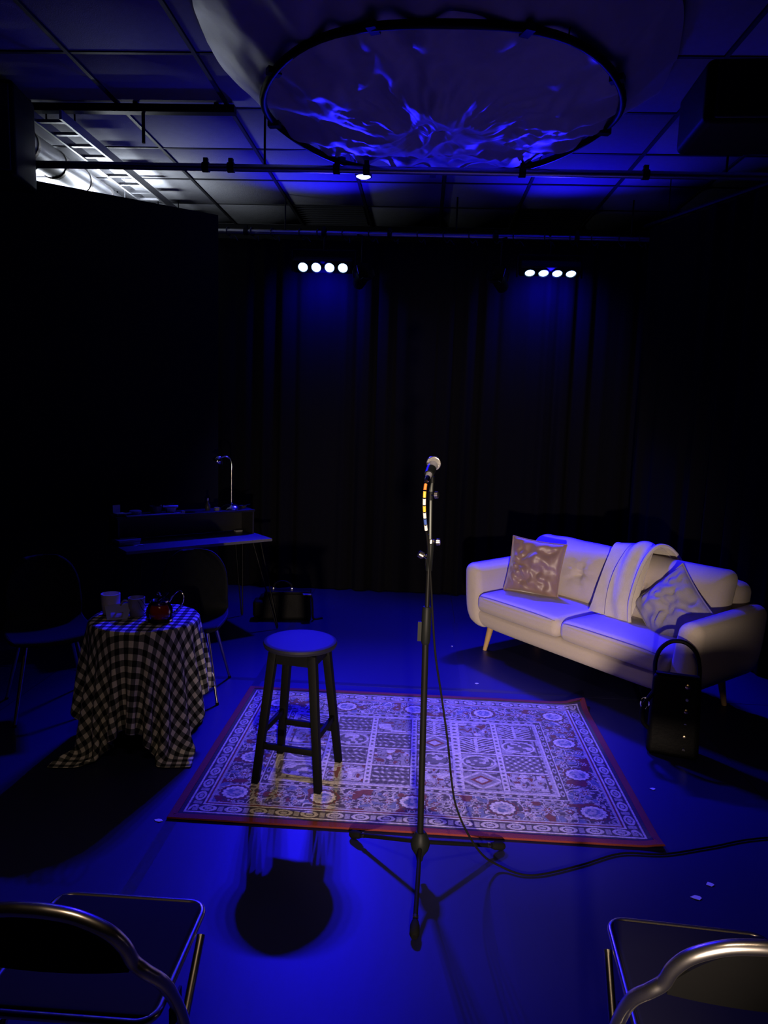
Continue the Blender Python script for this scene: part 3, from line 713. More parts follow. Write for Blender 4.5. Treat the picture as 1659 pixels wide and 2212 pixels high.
# microphone: tail towards lower left, head up and away
mhead = np.array([.047, 2.650, 1.622]); mtail = np.array([.026, 2.545, 1.578]); ax_ = _n(mhead - mtail)
mic = thing('microphone', 'handheld microphone with a pale ball grille clipped on the stand', 'microphone', tuple(mtail))
D = lambda t: tuple(ax_ * t)
Lm = np.linalg.norm(mhead - mtail)
obj('body', MB().tube([D(0), D(.012), D(.05), D(Lm - .026), D(Lm - .018)], [.0095, .0115, .0140, .0185, .0195], 18), 'mic_body', mic)
Tm = Matrix.Translation(Vector(D(Lm))) @ Vector(ax_).to_track_quat('Z', 'Y').to_matrix().to_4x4()
gp = [(max(.0265 * math.cos(a), .0001), .0265 * math.sin(a) * 1.02) for a in np.linspace(-.8, PI / 2, 14)]
obj('grille', MB().lathe(gp, 28, Tm), 'grille', mic)
obj('grille_band', MB().lathe([(.0268, -.003), (.0280, -.002), (.0280, .003), (.0268, .004)], 28, Tm), 'dull_chrome', mic)
obj('connector', MB().tube([tuple(-ax_ * .030), tuple(-ax_ * .022), tuple(ax_ * .004)], [.0070, .0095, .0095], 14), 'chrome', mic)
mc = obj('clip', MB().tube([D(.022), D(.066)], [.0170, .0190], 16), 'black_plastic', mic)
obj('clip_swivel', MB().tube([tuple(np.array([BX - .011, BY, 1.552]) - mtail), tuple(np.array([BX - .012, BY, 1.575]) - mtail)], .009, 10), 'black_plastic', mc)

cpts = [mtail - ax_ * .028, (.017, 2.505, 1.53), (.018, 2.515, 1.47), (.026, 2.545, 1.40), (.036, 2.575, 1.34), (.052, 2.60, 1.20), (.080, 2.62, .92), (.113, 2.645, .73), (.146, 2.655, .54), (.167, 2.66, .386), (.190, 2.66, .272), (.238, 2.655, .165), (.305, 2.665, .065), (.378, 2.672, .016), (.467, 2.640, .0062), (.561, 2.657, .0062), (.723, 2.732, .0062), (.898, 2.822, .0062), (1.083, 2.838, .0062), (1.30, 2.91, .0062), (1.587, 3.008, .0062), (2.2, 3.10, .0062)]
cp = smooth(cpts, 8)
cb = thing('microphone_cable', 'thin black cable from the microphone trailing across the floor', 'cable')
obj('cord', MB().tube(cp, .0042, 8), 'cable', cb)
seg = [np.array(p) for p in cp]; cum = np.concatenate([[0], np.cumsum([np.linalg.norm(seg[i + 1] - seg[i]) for i in range(len(seg) - 1)])])
def cat_(d): i = min(np.searchsorted(cum, d) - 1, len(seg) - 2); i = max(i, 0); return seg[i] + (seg[i + 1] - seg[i]) * (d - cum[i]) / (cum[i + 1] - cum[i])
for k, c in enumerate(('t_orange', 't_yellow', 't_white', 't_yellow', 't_white', 't_blue', 't_white')):
    a, b = .012 + k * .0265, .012 + k * .0265 + .0215
    obj('tape_band', MB().tube([cat_(a), cat_((a + b) / 2), cat_(b)], .0058, 10), c, cb)

# ================================================================== SOFA
SA = math.radians(-51.42); SO = (0.391, 5.441, 0.0); SL, SD = 1.86, 0.80
so = thing('sofa', 'cream two-seat fabric sofa with tapered wooden legs standing at an angle', 'sofa', SO, SA)
def armdef(sg):
    def f(V, h):
        V = V.copy(); z = (V[:, 2] + h[2]) / (2 * h[2]); y = (V[:, 1] + h[1]) / (2 * h[1])
        V[:, 0] += sg * (0.050 * z - 0.075 * np.clip(.30 - z, 0, 1) ** 2 / .09)     # lean out, tuck under
        V[:, 0] *= 1.0
        V[:, 2] -= 0.02 * (1 - y) * z
        bul = np.sin(np.clip(z, 0, 1) * PI) * .012; V[:, 0] += np.sign(V[:, 0]) * bul
        return V
    return f
def frontdef(V, h):
    V = V.copy(); x = V[:, 0] / h[0]; V[:, 2] += 0.018 * np.abs(x) ** 6; return V
bs = obj('base_frame', MB().rbox((SL / 2, SD / 2 - .01, .262), (SL - .10, SD - .06, .135), .055, 10, frontdef), 'sofa', so, weld=True, ang=60)
for sg, x in ((-1, .065), (1, SL - .065)):
    obj('arm', MB().rbox((x, SD / 2, .445), (.145, SD, .50), .068, 9, armdef(sg)), 'sofa', so, weld=True, ang=70)
def backdef(V, h):
    V = V.copy(); z = (V[:, 2] + h[2]) / (2 * h[2]); V[:, 1] += .07 * z; V[:, 2] += .05 * (1 - (V[:, 0] / h[0]) ** 2) * z; return V
obj('backrest', MB().rbox((SL / 2, SD - .09, .50), (SL - .16, .15, .60), .065, 10, backdef), 'sofa', so, weld=True, ang=70)
def seatdef(V, h):
    V = V.copy(); x, y = V[:, 0] / h[0], V[:, 1] / h[1]
    V[:, 2] += np.where(V[:, 2] > 0, .022 * (1 - x ** 4) * (1 - y ** 4), 0)
    V[:, 1] -= np.where(y < -.8, .012 * (1 - x ** 4), 0)
    return V
cw = (SL - .25) / 2
for k in range(2):
    cx = .125 + cw * (k + .5)
    c = obj('seat_cushion', MB().rbox((cx, .30, .398), (cw - .008, .64, .138), .052, 12, seatdef), 'sofa', so, weld=True, ang=70)
    seam = [(cx - cw / 2 + .035, -.006, .448)] + [(cx + t * (cw / 2 - .04), -.019 - .010 * (1 - t ** 4), .452 + .010 * (1 - t ** 4)) for t in np.linspace(-.9, .9, 15)] + [(cx + cw / 2 - .035, -.006, .448)]
    obj('seam', MB().tube(seam, .0022, 6), 'piping', c)
def bcdef(tufts, seed):
    def f(V, h):
        V = V.copy(); x, z = V[:, 0] / h[0], V[:, 2] / h[2]; front = V[:, 1] < 0
        puff = (1 - np.abs(x) ** 3.5) * (1 - np.abs(z) ** 3)
        V[:, 1] -= np.where(front, .055 * puff, 0)
        for (tx, tz) in tufts:
            dx, dz = (x - tx) * h[0], (z - tz) * h[2]; r = np.hypot(dx, dz); a = np.arctan2(dz, dx)
            V[:, 1] += np.where(front, .040 * np.exp(-(r / .035) ** 2) + .016 * np.exp(-(r / .11) ** 2) * (np.cos(5 * a + seed) > .3), 0)
        V[:, 1] += np.where(front, .010 * (noise2(V[:, 0] * 9 + 20 + seed, V[:, 2] * 9 + 20) - .5), 0)
        V[:, 2] += .012 * (noise2(V[:, 0] * 7 + 31 + seed, V[:, 1] * 4 + 31) - .5) * (z > .5)
        zz = (V[:, 2] + h[2]); V[:, 1] += zz * .30          # recline
        return V
    return f
for k in range(2):
    cx = .125 + cw * (k + .5)
    obj('back_cushion', MB().rbox((cx, .545, .665), (cw + .02, .17, .44), .075, 26, bcdef(((-.35, .05), (.35, .05)), k * 2.0)), 'sofa', so, weld=True, ang=75)
for (x, y, dx, dy) in ((.16, .13, -.03, -.03), (SL - .16, .13, .03, -.03), (.16, SD - .13, -.03, .03), (SL - .16, SD - .13, .03, .03)):
    obj('leg', MB().tube([(x, y, .215), (x + dx, y + dy, 0.0)], [.027, .0155], 14), 'sofa_leg', so)

def pillow(w_, h_, t_, seed, n=34, creases=()):
    u = np.linspace(-1, 1, n); U, Vv = np.meshgrid(u, u, indexing='ij')
    th_ = t_ / 2 * np.sqrt(np.clip((1 - np.abs(U) ** 2.6) * (1 - np.abs(Vv) ** 2.6), 0, 1))
    pin = 1 - .06 * (1 - np.abs(Vv) ** 2) ; pin2 = 1 - .06 * (1 - np.abs(U) ** 2)
    x = U * w_ / 2 * pin; z = Vv * h_ / 2 * pin2
    wv = (noise2(U * 2.4 + seed, Vv * 2.4 + seed * 2) - .5) * .05 + (np.abs(noise2(U * 3.5 + Vv * 2.5 + seed, Vv * 3.0 - U * 2.0 + seed) - .5)) * .07 - .02
    fr = -th_ - wv * (th_ / (t_ / 2)); bk = th_
    V = []; F = []
    V += [(x[i, j], fr[i, j], z[i, j]) for i in range(n) for j in range(n)]
    V += [(x[i, j], bk[i, j], z[i, j]) for i in range(n) for j in range(n)]
    k = n * n
    for i in range(n - 1):
        for j in range(n - 1):
            q = (i * n + j, (i + 1) * n + j, (i + 1) * n + j + 1, i * n + j + 1); F.append(q); F.append(tuple(k + t for t in q[::-1]))
    mb = MB(); mb.add(V, F); return mb, x, z
def sofa_pt(x, y, z):
    c, s = math.cos(SA), math.sin(SA); return (SO[0] + x * c - y * s, SO[1] + x * s + y * c, z)
def cushion(name, label, loc, rz, tilt, roll, w_, h_, t_, m, seed):
    t = thing(name, label, 'cushion', loc); t.rotation_euler = (tilt, roll, rz)
    mb, x, z = pillow(w_, h_, t_, seed); obj('cover', mb, m, t, weld=True, ang=80)
    n = x.shape[0]; ring = [(x[i, 0], 0, z[i, 0]) for i in range(n)] + [(x[-1, j], 0, z[-1, j]) for j in range(n)] + [(x[i, -1], 0, z[i, -1]) for i in range(n - 1, -1, -1)] + [(x[0, j], 0, z[0, j]) for j in range(n - 1, -1, -1)]
    obj('piping', MB().tube(ring, .006, 6), m, t)
    return t
cushion('throw_cushion', 'square brown velvet cushion on the left end of the sofa', sofa_pt(.37, .345, .678), SA + .42, -.22, .05, .42, .42, .15, 'velvet_brown', 3.7)
cushion('throw_cushion', 'grey cushion slumped against the right arm of the sofa', sofa_pt(1.50, .37, .635), SA - .42, -.50, .62, .42, .42, .15, 'cushion_grey', 9.1)

# throw over the back
tw = thing('throw_blanket', 'pale folded throw draped over the middle of the sofa back', 'blanket', SO, SA)
prof_ = smooth([(.335, .478), (.350, .53), (.385, .62), (.455, .74), (.535, .845), (.60, .908), (.665, .918), (.735, .88), (.815, .80), (.868, .70), (.872, .55)], 6)
def throw_sheet(x0, x1, lift, start, nx_, seed):
    P = [np.array(p) for p in prof_[start:]]; G = np.zeros((len(P), nx_, 3))
    for i, p in enumerate(P):
        t = (P[min(i + 1, len(P) - 1)] - P[max(i - 1, 0)]); t = t / np.linalg.norm(t); nv = np.array([-t[1], t[0]])
        for j, q in enumerate(np.linspace(0, 1, nx_)):
            x = x0 + (x1 - x0) * q + .03 * math.sin(i * .12 + seed)
            l_ = lift + .010 * math.sin(q * 9 + i * .1 + seed) + .012 * (noise2(np.array(q * 4 + seed), np.array(i * .12)) - .5)
            G[i, j] = (x, p[0] + nv[0] * l_, p[1] + nv[1] * l_)
    return G
obj('lower_fold', MB().sheet(throw_sheet(.90, 1.22, .016, 0, 22, .4), .008), 'throw', tw, ang=80)
obj('upper_fold', MB().sheet(throw_sheet(1.04, 1.23, .040, 0, 14, 1.9), .012), 'throw', tw, ang=80)
hem = throw_sheet(1.225, 1.245, .046, 0, 3, 1.9)
obj('rolled_edge', MB().tube([hem[i, 1] for i in range(hem.shape[0])], .013, 8), 'throw', tw)

# bag standing in front of the sofa arm
bg = thing('shoulder_bag', 'black studded shoulder bag propped against the right arm of the sofa', 'bag', (1.435, 3.80, 0), -0.28)
def bagdef(V, h):
    V = V.copy(); z = (V[:, 2] + h[2]) / (2 * h[2]); V[:, 1] *= 1.15 - .55 * z; V[:, 0] *= 1.04 - .10 * z; V[:, 1] += .05 * z; V[:, 1] += .008 * (noise2(V[:, 0] * 14 + 20, V[:, 2] * 14 + 20) - .5); return V
obj('body', MB().rbox((0, 0, .215), (.26, .12, .43), .03, 10, bagdef), 'leather', bg, weld=True, ang=70)
for k in range(6):
    z = .05 + .066 * k
    T = Matrix.Translation((.055, -.060 + .05 * z / .43 + .030 * z / .43, z)) @ Matrix.Rotation(PI / 2, 4, 'X')
    obj('stud', MB().lathe([(.017 if k % 2 else .012, -.004), (.016 if k % 2 else .011, .003), (.008, .008), (.0001, .008)], 14, T), 'brass' if k % 2 else 'dull_chrome', bg)
obj('strap', MB().tube(smooth([(.112, .05, .40), (.112, .10, .47), (.095, .14, .535), (.05, .165, .575), (0, .17, .585), (-.05, .165, .572), (-.095, .14, .53), (-.115, .10, .47), (-.112, .05, .40)], 8), .012, 8), 'leather', bg)
obj('flap_edge', MB().box((0, .028, .436), (.22, .035, .010)), 'leather', bg)
obj('buckle', MB().tube([(-.155 + .022 * math.cos(a), -.03, .27 + .03 * math.sin(a)) for a in np.linspace(0, 2 * PI, 16)], .006, 6), 'chrome', bg)
obj('side_strap', MB().tube(smooth([(-.12, -.01, .33), (-.145, -.025, .29), (-.165, -.03, .24), (-.16, -.03, .17), (-.13, -.02, .13)], 6), .013, 8), 'leather', bg)

# ================================================================== DESK
DA = math.atan2(.65, .76); DO = (-2.12, 5.02, 0)
dk = thing('desk', 'slim desk on hairpin legs with a raised shelf at the back', 'desk', DO, DA)
obj('desk_top', MB().box((.60, .25, .728), (1.20, .50, .024)), 'desk', dk, bevel=.004)
for (x, y, sx, sy) in ((.10, .07, -.06, -.16), (1.09, .07, .088, -.205), (.10, .43, -.05, .04), (1.09, .40, .02, -.03)):
    lg = MB(); b = (x + sx, y + sy, .006)
    lg.tube([(x - .035, y, .715), (b[0] - .006, b[1], .02), b], .0055, 8); lg.tube([(x + .035, y, .715), (b[0] + .006, b[1], .02), b], .0055, 8)
    lg.box((x, y, .712), (.11, .07, .006)); obj('hairpin_leg', lg, 'black_metal', dk)
obj('raised_shelf', MB().box((.60, .385, .940), (1.16, .23, .018)), 'desk_dark', dk, bevel=.003)
obj('back_panel', MB().box((.60, .488, .84), (1.14, .012, .19)), 'desk_dark', dk)
for x in (.035, 1.165): obj('shelf_side', MB().box((x, .385, .836), (.014, .22, .190)), 'desk_dark', dk)
def desk_pt(x, y, z): c, s = math.cos(DA), math.sin(DA); return (DO[0] + x * c - y * s, DO[1] + x * s + y * c, z)
SZ, TZ = .9492, .7402
# desk lamp
dl = thing('desk_lamp', 'gooseneck desk lamp with a domed base on the shelf', 'lamp', desk_pt(1.01, .375, SZ), DA - .5)
obj('base', MB().lathe([(.088, 0), (.092, .006), (.078, .024), (.045, .042), (.014, .050), (.010, .058)], 28), 'chrome', dl)
obj('stem', MB().tube([(0, 0, .045), (0, 0, .34)], .0052, 10), 'dull_chrome', dl)
obj('gooseneck', MB().tube(smooth([(0, 0, .335), (0, 0, .39), (-.015, -.004, .43), (-.05, -.015, .447), (-.082, -.022, .44)], 8), .0068, 10), 'chrome', dl)
Ts = Matrix.Translation((-.105, -.028, .425)) @ Matrix.Rotation(.6, 4, 'Y')
obj('lamp_shade', MB().lathe([(.040, -.028), (.042, -.024), (.036, .002), (.022, .022), (.010, .030), (.0001, .031)], 24, Ts), 'chrome', dl)
obj('bulb', MB().lathe([(.0001, -.022), (.012, -.018), (.015, -.008), (.009, .006)], 16, Ts), 'ceramic', dl)
obj('pull_switch', MB().tube([(-.075, -.02, .435), (-.075, -.02, .36), (-.075, -.02, .345)], [.0012, .0012, .006], 8), 'chrome', dl)
def small(name, label, cat, loc, rz=0, group=None): return thing(name, label, cat, loc, rz, group)
t = small('paper_box', 'small open white box at the left end of the shelf', 'box', desk_pt(.075, .37, SZ), DA + .2)
obj('tray', MB().box((0, 0, .012), (.075, .06, .022)), 'paper', t, bevel=.002); obj('lid', MB().box((-.01, .035, .052), (.06, .004, .06)), 'paper', t); obj('flap', MB().box((.018, -.045, .024), (.09, .035, .003), -.3), 'paper', t)
t = small('tape_dish', 'flat round tin beside the white box on the shelf', 'tin', desk_pt(.19, .36, SZ))
obj('tin', MB().lathe([(.042, 0), (.044, .003), (.044, .026), (.041, .026)], 28), 'book', t); obj('tin_lid', MB().lathe([(.046, .024), (.046, .034), (.043, .037), (.0001, .038)], 28), 'book', t)
t = small('black_pot', 'dark pot with a long handle on the shelf', 'pot', desk_pt(.36, .38, SZ), DA)
obj('pot', MB().lathe([(.030, 0), (.042, .008), (.046, .05), (.048, .062), (.044, .062), (.042, .05), (.03, .01), (.0001, .008)], 28), 'ceramic_dark', t); obj('handle', MB().tube(smooth([(.045, 0, .05), (.09, 0, .062), (.15, 0, .075)], 4), .006, 8), 'black_metal', t); obj('rim_knob', MB().lathe([(.006, .062), (.009, .07), (.006, .078), (.0001, .08)], 12, Matrix.Translation((.03, -.02, 0))), 'chrome', t)
t = small('fluted_bowl', 'pale fluted bowl topped with folded paper on the shelf', 'bowl', desk_pt(.475, .365, SZ))
fb = MB(); prof2 = [(.030, 0), (.036, .008), (.043, .03), (.047, .046)]; V = []; F = []; n_ = 40
for (r, z) in prof2:
    for k in range(n_): a = 2 * PI * k / n_; q = r * (1 + .045 * math.cos(10 * a)); V.append((q * math.cos(a), q * math.sin(a), z))
for i in range(3):
    for k in range(n_): F.append((i * n_ + k, i * n_ + (k + 1) % n_, (i + 1) * n_ + (k + 1) % n_, (i + 1) * n_ + k))
F.append(tuple(range(n_ - 1, -1, -1))); F.append(tuple(3 * n_ + k for k in range(n_)))
obj('bowl', fb.add(V, F), 'ceramic', t); obj('folded_paper', MB().box((0, 0, .053), (.115, .075, .012), .3), 'paper', t, bevel=.002)
t = small('clipboard', 'flat board lying on the front of the shelf', 'board', desk_pt(.33, .30, SZ), DA)
obj('board', MB().box((0, 0, .004), (.46, .05, .007)), 'book', t, bevel=.002); obj('block', MB().box((.22, .0, .015), (.026, .03, .015)), 'book', t, bevel=.002)
t = small('small_bottle', 'small dark bottle near the lamp on the shelf', 'bottle', desk_pt(.80, .385, SZ))
obj('bottle', MB().lathe([(.019, 0), (.021, .004), (.021, .045), (.010, .062), (.009, .085), (.0001, .085)], 20), 'ceramic_dark', t); obj('cap', MB().lathe([(.011, .083), (.011, .103), (.0001, .104)], 16), 'chrome', t)
t = small('small_box', 'tiny square box between the bottle and the lamp', 'box', desk_pt(.865, .35, SZ), DA)
obj('carton', MB().box((0, 0, .011), (.034, .03, .022)), 'book', t, bevel=.002); obj('lid', MB().box((0, 0, .0245), (.036, .032, .005)), 'book', t)
t = small('trinket_dish', 'little dish with a shiny rim at the right end of the shelf', 'dish', desk_pt(1.13, .40, SZ))
obj('dish', MB().lathe([(.018, 0), (.022, .003), (.034, .022), (.030, .022), (.018, .006), (.0001, .005)], 24), 'ceramic_dark', t); obj('spoon', MB().tube([(.0, 0, .012), (.025, 0, .028), (.06, .01, .036)], [.008, .003, .004], 8), 'chrome', t)
# books on the desk top
t = small('book', 'thick pale book at the bottom of the pile on the desk', 'book', desk_pt(.10, .27, TZ), DA - .05)
obj('pages', MB().box((.002, 0, .014), (.15, .105, .020)), 'paper', t); obj('cover', MB().box((0, 0, .002), (.16, .112, .004)).box((0, 0, .026), (.16, .112, .004)).box((-.08, 0, .014), (.004, .112, .024)), 'book', t)
t = small('book', 'thin book lying on top of the pile on the desk', 'book', desk_pt(.09, .262, TZ + .0285), DA + .12)
obj('pages', MB().box((.002, 0, .008), (.165, .115, .010)), 'paper', t); obj('cover', MB().box((0, 0, .0015), (.175, .122, .003)).box((0, 0, .0145), (.175, .122, .003)).box((-.087, 0, .008), (.003, .122, .014)), 'book', t)
t = small('ribbon_card', 'crossed paper strips lying beside the books on the desk', 'paper', desk_pt(.15, .185, TZ), DA)
obj('strip', MB().box((0, 0, .002), (.09, .016, .003), .5), 'paper', t); obj('strip', MB().box((0, 0, .005), (.09, .016, .003), -.6), 'paper', t)
t = small('dark_book', 'dark closed book behind the pale books on the desk', 'book', desk_pt(-.0 + .06, .40, TZ), DA)
obj('pages', MB().box((.002, 0, .016), (.10, .13, .024)), 'paper', t); obj('cover', MB().box((0, 0, .002), (.105, .136, .004)).box((0, 0, .030), (.105, .136, .004)).box((-.052, 0, .016), (.004, .136, .028)), 'book_dark', t)
t = small('notepad', 'small notepad at the right rear of the desk', 'notepad', desk_pt(1.10, .43, TZ), DA)
obj('pad', MB().box((0, 0, .006), (.06, .045, .012)), 'book', t, bevel=.001); obj('cover', MB().box((0, 0, .0135), (.062, .047, .003)), 'book', t)

# satchel under the desk
sb = thing('leather_satchel', 'black leather satchel on the floor under the desk', 'bag', (-1.14, 6.02, 0), .12)
def satdef(V, h):
    V = V.copy(); x, z = V[:, 0] / h[0], (V[:, 2] + h[2]) / (2 * h[2]); V[:, 1] *= 1.1 - .5 * z; V[:, 0] *= 1.02 - .08 * z
    V[:, 2] -= .045 * np.clip(-x, 0, 1) * z; V[:, 1] += .014 * (noise2(V[:, 0] * 10 + 9, V[:, 2] * 12 + 9) - .5) ; return V
obj('body', MB().rbox((0, 0, .125), (.46, .18, .25), .035, 12, satdef), 'leather', sb, weld=True, ang=70)
obj('flap', MB().rbox((.03, -.005, .238), (.40, .13, .03), .014, 6), 'leather', sb, weld=True)
obj('handle', MB().tube(smooth([(-.10, 0, .25), (-.085, 0, .30), (-.02, 0, .325), (.05, 0, .30), (.06, 0, .25)], 6), .010, 8), 'leather', sb)
for x in (-.10, .06): obj('buckle', MB().box((x, -.004, .262), (.022, .03, .022)), 'chrome', sb, bevel=.002)
obj('corner_strap', MB().box((.19, -.06, .235), (.07, .10, .006), .2), 'book', sb); obj('side_strap', MB().tube(smooth([(.205, -.04, .24), (.235, -.06, .20), (.245, -.07, .10), (.255, -.06, .012), (.33, -.02, .008)], 6), .009, 8), 'leather', sb)
obj('end_pocket', MB().rbox((-.22, -.03, .10), (.09, .15, .15), .03, 4), 'leather', sb, weld=True)

# ================================================================== SHELL CHAIRS
def shell_chair(label, loc, rz):
    t = thing('dining_chair', label, 'chair', loc, rz, 'dark upholstered chairs by the small table')
    pr = [np.array(p) for p in smooth([(-.225, .438), (-.205, .463), (-.06, .458), (.10, .452), (.175, .485), (.208, .57), (.232, .70), (.250, .80), (.258, .865)], 6)]
    n = len(pr); G = np.zeros((n, 27, 3))
    for i, p in enumerate(pr):
        u = i / (n - 1); back = np.clip((p[1] - .47) / .1, 0, 1)
        hw = .205 + .02 * math.sin(min(u * 2, 1) * PI)
        if u < .12: hw *= math.sqrt(max(1 - ((.12 - u) / .16) ** 2, 0.05))
        if p[1] > .60: q = (p[1] - .60) / .267; hw *= math.sqrt(max(1 - (q * .93) ** 3.2, .03)) * (1 - .04 * q)
        for j, v in enumerate(np.linspace(-1, 1, 27)):
            quilt = .004 * abs(math.sin(i * .55 + j * .5)) * abs(math.sin(i * .55 - j * .5)) * back
            G[i, j] = (v * hw, p[0] - .055 * back * v * v - quilt, p[1] + .022 * (1 - back) * v * v)
    obj('shell', MB().sheet(G, .024), 'shell', t, ang=80)
    rim = [G[i, 0] for i in range(n)] + [G[-1, j] for j in range(27)] + [G[i, -1] for i in range(n - 1, -1, -1)]
    obj('piping', MB().tube(rim, .011, 8), 'shell', t)
    for (sx, sy) in ((-1, -1), (1, -1), (-1, 1), (1, 1)):
        lg = obj('leg', MB().tube([(sx * .13, sy * .11, .440), (sx * .215, sy * .225, .010)], [.0125, .0085], 10), 'dull_chrome', t)
        obj('foot_cap', MB().tube([(sx * .2145, sy * .2245, .014), (sx * .2165, sy * .227, 0.0)], .0105, 10), 'rubber', lg)
    obj('under_frame', MB().tube([(-.13, -.11, .437), (.13, .11, .437)], .011, 8).tube([(.13, -.11, .437), (-.13, .11, .437)], .011, 8), 'black_metal', t)
shell_chair('dark quilted chair with metal legs behind the checked table, in front of the desk', (-1.425, 4.32, 0), .10)
shell_chair('dark quilted chair at the left edge, beside the checked table', (-2.16, 3.98, 0), .62)

# ================================================================== CHECKED TABLE
TX, TY, TH_ = -1.447, 3.655, .68; TR = .285
tb = thing('side_table', 'small round table hidden under the checked cloth', 'table', (TX, TY, 0))
obj('table_top', MB().lathe([(.0001, .655), (TR - .02, .655), (TR - .005, .660), (TR - .005, .668), (TR - .012, .672), (.0001, .672)], 40), 'stool', tb)
obj('column', MB().tube([(0, 0, .02), (0, 0, .656)], .025, 14), 'stool', tb)
obj('foot', MB().lathe([(.17, 0), (.17, .012), (.05, .03), (.03, .05)], 28), 'stool', tb)
def drape(side, n, R, h, rot, steps=230, iters=9):
    u = np.linspace(-side / 2, side / 2, n); U, Vv = np.meshgrid(u, u, indexing='ij'); c, s = math.cos(rot), math.sin(rot)
    ox, oy = -.015, -.05
    P = np.stack([U * c - Vv * s + ox, U * s + Vv * c + oy, np.full_like(U, h + .004)], axis=2).reshape(-1, 3)
    r2 = np.random.default_rng(3); P[:, 2] += r2.random(len(P)) * .004
    r0 = np.hypot(P[:, 0], P[:, 1]); P[:, 2] -= .10 * np.clip(r0 - R, 0, 1)
    V = np.zeros_like(P); d = side / (n - 1); I = np.arange(n * n).reshape(n, n); B = []
    def addb(a, b, L_, k): B.append((a.ravel(), b.ravel(), L_, k))
    for o in (0, 1):
        addb(I[o:-1:2, :], I[o + 1::2, :][:I[o:-1:2, :].shape[0]], d, 1.0); addb(I[:, o:-1:2], I[:, o + 1::2][:, :I[:, o:-1:2].shape[1]], d, 1.0)
        addb(I[o:-1:2, :-1], I[o + 1::2, 1:][:I[o:-1:2, :].shape[0]], d * 2 ** .5, .35); addb(I[o:-1:2, 1:], I[o + 1::2, :-1][:I[o:-1:2, :].shape[0]], d * 2 ** .5, .35)
    for o in range(4):
        a = I[o:-2:4, :]; addb(a, I[o + 2::4, :][:a.shape[0]], 2 * d, .12); a = I[:, o:-2:4]; addb(a, I[:, o + 2::4][:, :a.shape[1]], 2 * d, .12)
    dt = 1 / 70.
    for st_ in range(steps):
        V[:, 2] -= 9.8 * dt; V *= .985; Q = P + V * dt
        for it in range(iters):
            for a, b, L_, k in B:
                dd = Q[b] - Q[a]; l = np.maximum(np.sqrt((dd * dd).sum(1)), 1e-9); w_ = (k * .5 * (l - L_) / l)[:, None] * dd
                Q[a] += w_; Q[b] -= w_
            r = np.hypot(Q[:, 0], Q[:, 1]); on = (r < R) & (Q[:, 2] < h) & (Q[:, 2] > h - .06)
            Q[on, 2] = h
            un = (r < R + .004) & (Q[:, 2] <= h - .06) & (r > R * .55)
            k2 = (R + .004) / np.maximum(r[un], 1e-6); Q[un, 0] *= k2; Q[un, 1] *= k2
            Q[:, 2] = np.maximum(Q[:, 2], .005)
        on = (np.hypot(Q[:, 0], Q[:, 1]) < R) & (Q[:, 2] <= h + .002)
        Q[on, :2] = P[on, :2] + (Q[on, :2] - P[on, :2]) * .15
        fl_ = Q[:, 2] <= .006; Q[fl_, :2] = P[fl_, :2] + (Q[fl_, :2] - P[fl_, :2]) * .3
        V = (Q - P) / dt; P = Q
    return P, U, Vv
P, U, Vv = drape(1.31, 69, TR, .677, .10)
n = 69
me = bpy.data.meshes.new('checked_tablecloth')
fcs = [(i * n + j, (i + 1) * n + j, (i + 1) * n + j + 1, i * n + j + 1) for i in range(n - 1) for j in range(n - 1)]
me.from_pydata([tuple(p) for p in P], [], fcs); me.update()
uvl = me.uv_layers.new(name='UVMap'); li = np.zeros(len(me.loops), dtype=np.int32); me.loops.foreach_get('vertex_index', li)
uvs = np.stack([U.reshape(-1)[li] + 5.0, Vv.reshape(-1)[li] + 5.0], axis=1); uvl.data.foreach_set('uv', uvs.astype(np.float32).ravel())
me.polygons.foreach_set('use_smooth', [True] * len(me.polygons)); me.materials.append(MT['gingham'])
tc_ = bpy.data.objects.new('checked_tablecloth', me); C.objects.link(tc_); tc_.location = (TX, TY, 0)
sm = tc_.modifiers.new('soften', 'SUBSURF'); sm.levels = 1; sm.render_levels = 1
so_ = tc_.modifiers.new('thickness', 'SOLIDIFY'); so_.thickness = .0018; so_.offset = 1
tag(tc_, 'black and white checked cloth draped over the small table', 'tablecloth')
KZ = .6815
# mugs
def mug(label, loc, m, r, h, hd, rz):
    t = thing('mug', label, 'mug', loc, rz)
    obj('cup', MB().lathe([(.0001, .002), (r * .78, 0), (r * .84, .004), (r * .96, h * .5), (r, h), (r - .004, h + .001), (r - .006, h - .004), (r * .92, h * .5), (r * .78, .010), (.0001, .009)], 36), m, t)
    if hd: obj('handle', MB().tube(smooth([(r * .93, 0, h * .80), (r + .022, 0, h * .82), (r + .036, 0, h * .55), (r + .022, 0, h * .27), (r * .88, 0, h * .25)], 6), .0055, 8), m, t)
    return t
mug('tall white mug at the left of the checked table', (-1.638, 3.665, KZ), 'ceramic', .050, .112, True, 2.2)
mug('grey mug with its handle turned left beside the teapot', (-1.492, 3.655, KZ), 'mug_grey', .044, .100, True, PI + .3)
cd = thing('menu_card', 'folded blue card leaning between the two mugs', 'card', (-1.562, 3.555, KZ), .30)
cg = lambda pts: MB().add(pts + [(p[0], p[1] + .002, p[2]) for p in pts], [(0, 1, 2, 3), (7, 6, 5, 4), (0, 4, 5, 1), (1, 5, 6, 2), (2, 6, 7, 3), (3, 7, 4, 0)])
fr = obj('front_leaf', cg([(-.045, 0, 0.001), (.055, 0.01, 0.001), (.075, .090, .075), (-.065, .078, .058)]), 'paper_blue', cd)
obj('back_leaf', cg([(-.040, .105, 0.001), (.060, .11, 0.001), (.076, .095, .075), (-.064, .083, .058)]), 'paper_blue', cd)
